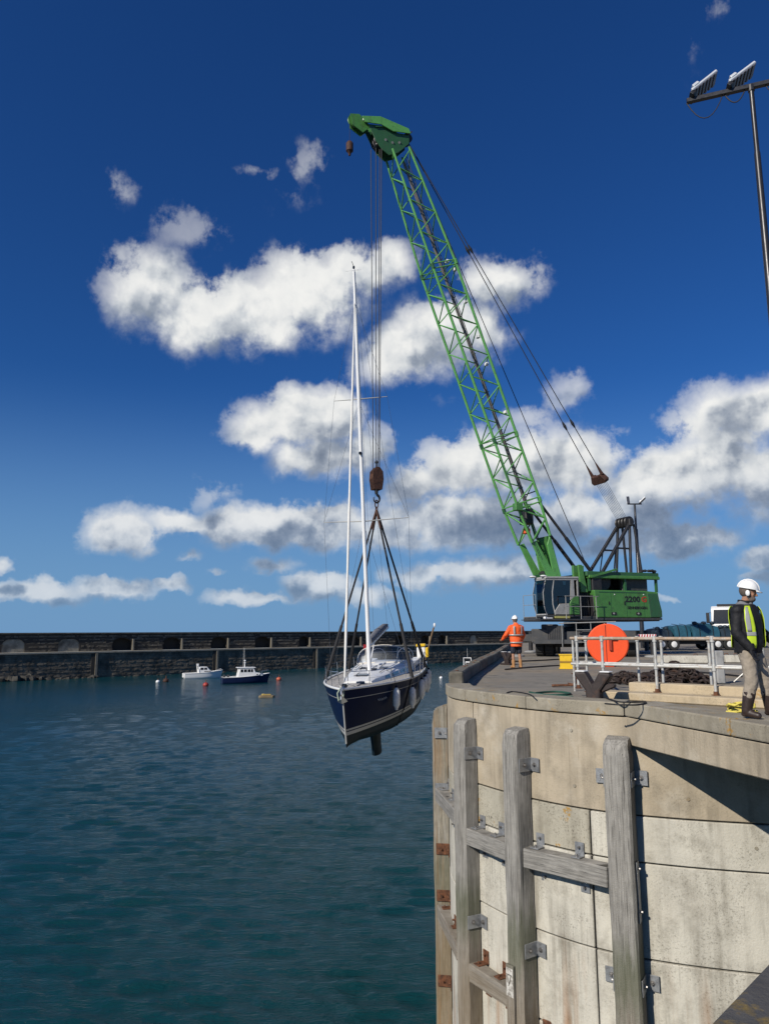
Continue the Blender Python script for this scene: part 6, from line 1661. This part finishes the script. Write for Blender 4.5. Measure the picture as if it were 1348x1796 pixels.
# small work boat seen stern-on
mid = at_z(822, 1177, ZW); SM = Matrix.Translation((mid.x, mid.y, ZW)) @ heading(Vector(), Vector((.55, .83, 0)))
c3, R3 = boat('work_boat', SM, 'small blue and white work boat moored beside the quay edge', 6.2, 2.6, .9, mat('blue_boat_paint', (.03, .07, .30), .4), M_GEL, M_GEL)
MB(SM).prism([(-.3, .85), (1.7, 1.0), (1.2, 2.1), (-.2, 2.15)], -.8, .8, lambda u, v, t: (u, t, v)).build('cuddy', M_GEL, c3, bevel=.06)
MB(SM).box((-.33, 0, 1.55), (.03, 1.2, .8)).build('cabin_opening', M_WIN, c3)
MB(SM).tube([(-.6, -1.0, .8), (-.7, -.95, 3.0), (-.7, .95, 3.0), (-.6, 1.0, .8)], .10, 8).build('roll_bar', M_GEL, c3, smooth=40)
MB(SM).cyl((-.7, 0, 3.0), (-.7, 0, 5.2), .03, .015, 5).build('aerial', M_GEL, c3)
# floats
M_RBUOY = mat('red_buoy', (.36, .04, .03), .5, var=.15, vs=4, dirt=((.1, .03, .02), 5, .5, .7, .5)); M_OBUOY = mat('orange_buoy', (.45, .10, .05), .5, var=.15, vs=4)
def buoy(px, py, r, m, label, cone=False):
    p = at_z(px, py, ZW); t = thing('mooring_buoy', p, label, 'buoy', 'mooring buoys')
    MB().ball(p + Vector((0, 0, r * .35)), (r, r, r * .85), 14, 9).build('float', m, t, smooth=60)
    MB().cyl(p + Vector((0, 0, r * 1.1)), p + Vector((0, 0, r * 1.65)), r * .18, r * .12, 8).tube([p + Vector((r * .22 * math.cos(a), 0, r * 1.8 + r * .22 * math.sin(a))) for a in np.linspace(0, 6.28, 9)[:-1]], r * .06, 5, closed=True).build('ring', M_RUST, t)
buoy(361, 1203, .5, M_RBUOY, 'red mooring buoy in front of the white motor boat')
buoy(489, 1193, .5, M_OBUOY, 'orange buoy off the bow of the navy cruiser')
buoy(793, 1187, .55, M_OBUOY, 'orange buoy between the hanging yacht and the work boat')
buoy(773, 1190, .35, M_GEL, 'small white buoy next to the orange buoy near the work boat')
buoy(148, 1188, .55, M_GREYL, 'pale grey buoy floating before the pilastered breakwater wall')
buoy(277, 1197, .38, M_GEL, 'small white buoy next to the dark buoy')
buoy(291, 1196, .55, M_RUSTB, 'small dark brown buoy next to the small white one')
buoy(124, 1180, .5, M_RUSTB, 'dark brown buoy floating close to the breakwater foot')
p = at_z(468, 1223, ZW); RM = Matrix.Translation(p) @ Matrix.Rotation(.25, 4, 'Z')
rf_ = thing('float_raft', p, 'low tan work float drifting before the navy cruiser', 'raft')
MB(RM).prism([(-1.0, -.5), (.8, -.55), (1.15, 0), (.8, .55), (-1.0, .5), (-1.15, 0)], -.15, .28).build('float_body', mat('tan_float', (.20, .15, .08), .7, var=.3, vs=2), rf_, bevel=.1, seg=2)
MB(RM).box((.1, 0, .36), (.9, .5, .16)).ball((-.5, .1, .36), (.3, .25, .15), 8, 6)  .build('float_gear', mat('faded_yellow_gear', (.42, .30, .08), .7, var=.3, vs=3), rf_, bevel=.04)

# ------------------------------------------------------------------ parked trailer, covered loads, lorry
M_TARP = mat('teal_tarpaulin', (.018, .085, .125), .55, var=.3, vs=1.6, bump=.6, bs=5, dirt=((.01, .03, .05), 2, .5, .7, .7))
M_TARPD = mat('dark_tarpaulin', (.015, .03, .045), .6, var=.4, vs=2, bump=.6, bs=5)
tp0 = at_z(1168, 1141, 0); tp1 = at_z(1262, 1141, 0)
tdir = Vector((1, .06, 0)).normalized(); tnn = Vector((-tdir.y, tdir.x, 0))
tl = thing('flatbed_trailer', tp0, 'low dark flatbed trailer parked on the quay behind the chain heaps', 'trailer')
TLen = (tp1 - tp0).length + 2.4
def tt(u, v, z): return tp0 + tdir * (u - .8) + tnn * v + Vector((0, 0, z))
def tbox(u0, u1, v0, v1, z0, z1, mb=None): return (mb or MB()).prism([(u0, v0), (u1, v0), (u1, v1), (u0, v1)], z0, z1, lambda a, b, t: tt(a, b, t))
tbox(0, TLen, 0, 2.4, .62, .80).build('bed', M_GREYD, tl, bevel=.02)
for v in (.5, 1.8): tbox(.1, TLen - .1, v, v + .16, .40, .61).build('chassis_rail', M_BLACK, tl)
for u in (.55, 1.35, TLen - 1.4, TLen - .6):
    for v in (.12, 2.28):
        wq = MB().lathe([(.08, -.13), (.36, -.13), (.40, -.09), (.40, .09), (.36, .13), (.08, .13)], 18, Matrix.Translation(tt(u, v, .40)) @ Matrix((tdir, Vector((0, 0, 1)), -tnn)).transposed().to_4x4()).build('wheel', M_RUBBER, tl, smooth=40)
        MB().lathe([(.02, .02), (.2, .02), (.2, .135), (.09, .17), (.02, .17)], 12, Matrix.Translation(tt(u, v, .40)) @ Matrix((tdir, Vector((0, 0, 1)), -tnn)).transposed().to_4x4()).build('hub', M_WHITEP, wq, smooth=40)
def tarp_load(u0, u1, h, m, label, bumps=0, seed=1):
    r2 = random.Random(seed); ld = thing('covered_load', tt((u0 + u1) / 2, 1.2, .8), label, 'load', 'sheeted loads on the trailer')
    n = 6; rows = []
    for i in range(n + 1):
        f = i / n; u = u0 + (u1 - u0) * f; e = h * (.82 + .18 * math.sin(math.pi * f)) * r2.uniform(.93, 1.05)
        rows.append([tt(u, .12, .81), tt(u, .18, .81 + e * .6), tt(u, .4, .81 + e), tt(u, 1.2, .81 + e * 1.06), tt(u, 2.0, .81 + e), tt(u, 2.22, .81 + e * .6), tt(u, 2.28, .81)])
    MB().loft(rows).build('tarpaulin', m, ld, smooth=35)
    for f in (.25, .75): 
        u = u0 + (u1 - u0) * f; MB().tube([tt(u, .10, .81), tt(u, .15, .81 + h * .6), tt(u, .36, .82 + h * 1.02), tt(u, 1.2, .83 + h * 1.10)], .02, 5).build('strap', M_BLKR, ld)
    for k in range(bumps): MB().ball(tt(u0 + (u1 - u0) * (k + .5) / bumps, .5, .81 + h * 1.02), (.18, .2, .12), 8, 6).build('load_fitting', M_TARPD, ld, smooth=60)
tarp_load(.2, 1.35, .62, M_TARPD, 'dark sheeted load at the crane end of the flatbed trailer', 2, 1)
tarp_load(1.5, 2.6, .82, M_TARP, 'teal sheeted load with upright sides in the middle of the trailer', 0, 2)
tarp_load(2.75, TLen - 1.15, .95, M_TARP, 'tallest teal sheeted load on the trailer, towards the white lorry', 3, 3)
tarp_load(TLen - 1.05, TLen - .1, .70, M_TARPD, 'dark sheeted load beside the white lorry end of the trailer', 3, 4)
# low stores wall behind: dark containers seen under the crane tail
# lorry
lq = at_z(1278, 1137, 0)
lr = thing('lorry', lq, 'white lorry cab with dark windscreen and red body parked behind the near worker', 'lorry')
lf = Vector((-.45, -.9, 0)).normalized(); LM = Matrix.Translation(lq + Vector((.2, 0, 0))) @ Matrix((lf, Vector((-lf.y, lf.x, 0)), Vector((0, 0, 1)))).transposed().to_4x4()
M_LRED = paint('lorry_red', (.32, .02, .02), .4, .3)
cbx = MB(LM).prism([(-1.1, .75), (1.0, .75), (1.05, 1.7), (.75, 2.85), (.3, 3.05), (-1.1, 3.05)], -1.2, 1.2, lambda u, v, t: (u, t, v)).build('cab', M_WHITEP, lr, bevel=.08, seg=2)
MB(LM).add([(1.075, -1.08, 1.78), (1.075, 1.08, 1.78), (.80, 1.0, 2.78), (.80, -1.0, 2.78)], [(0, 1, 2, 3)]).build('windscreen', M_WIN, cbx)
for sd in (1, -1):
    MB(LM).prism([(-.5, 1.75), (.75, 1.75), (.55, 2.7), (-.5, 2.7)], sd * 1.2 - .004, sd * 1.2 + .012, lambda u, v, t: (u, t, v)).build('side_window', M_WIN, cbx)
    MB(LM).box((.95, sd * 1.42, 2.2), (.12, .22, .75)).bar((.9, sd * 1.2, 2.6), (.95, sd * 1.42, 2.5), .04, .04).build('mirror', M_BLACK, cbx, bevel=.03)
    MB(LM).box((1.06, sd * .85, 1.0), (.06, .42, .22)).build('headlight', M_GEL, cbx, bevel=.02)
MB(LM).box((1.07, 0, 1.25), (.05, 1.9, .42)).build('grille', M_BLACK, cbx)
MB(LM).box((1.08, 0, .62), (.25, 2.4, .35)).build('bumper', M_BLACK, lr, bevel=.04)
MB(LM).box((.2, 0, 3.12), (.5, 1.6, .16)).build('roof_visor', M_BLACK, lr, bevel=.04)
MB(LM).box2((-6.4, -1.2, .85), (-1.25, 1.2, 1.1)).build('chassis', M_BLACK, lr)
MB(LM).box2((-6.4, -1.22, 1.11), (-1.3, 1.22, 2.5)).build('body', M_LRED, lr, bevel=.03)
for x in (.15, -3.9, -5.1):
    for sd in (1, -1):
        wq = MB(LM).lathe([(.1, -.15), (.47, -.15), (.52, -.1), (.52, .1), (.47, .15), (.1, .15)], 20, Matrix.Translation((x, sd * 1.03, .52)) @ Matrix.Rotation(math.pi / 2, 4, 'X')).build('wheel', M_RUBBER, lr, smooth=40)
        MB(LM).lathe([(.02, -.16), (.27, -.16), (.27, .16), (.02, .16)], 14, Matrix.Translation((x, sd * 1.03, .52)) @ Matrix.Rotation(math.pi / 2, 4, 'X')).build('hub', M_GREYL, wq, smooth=40)
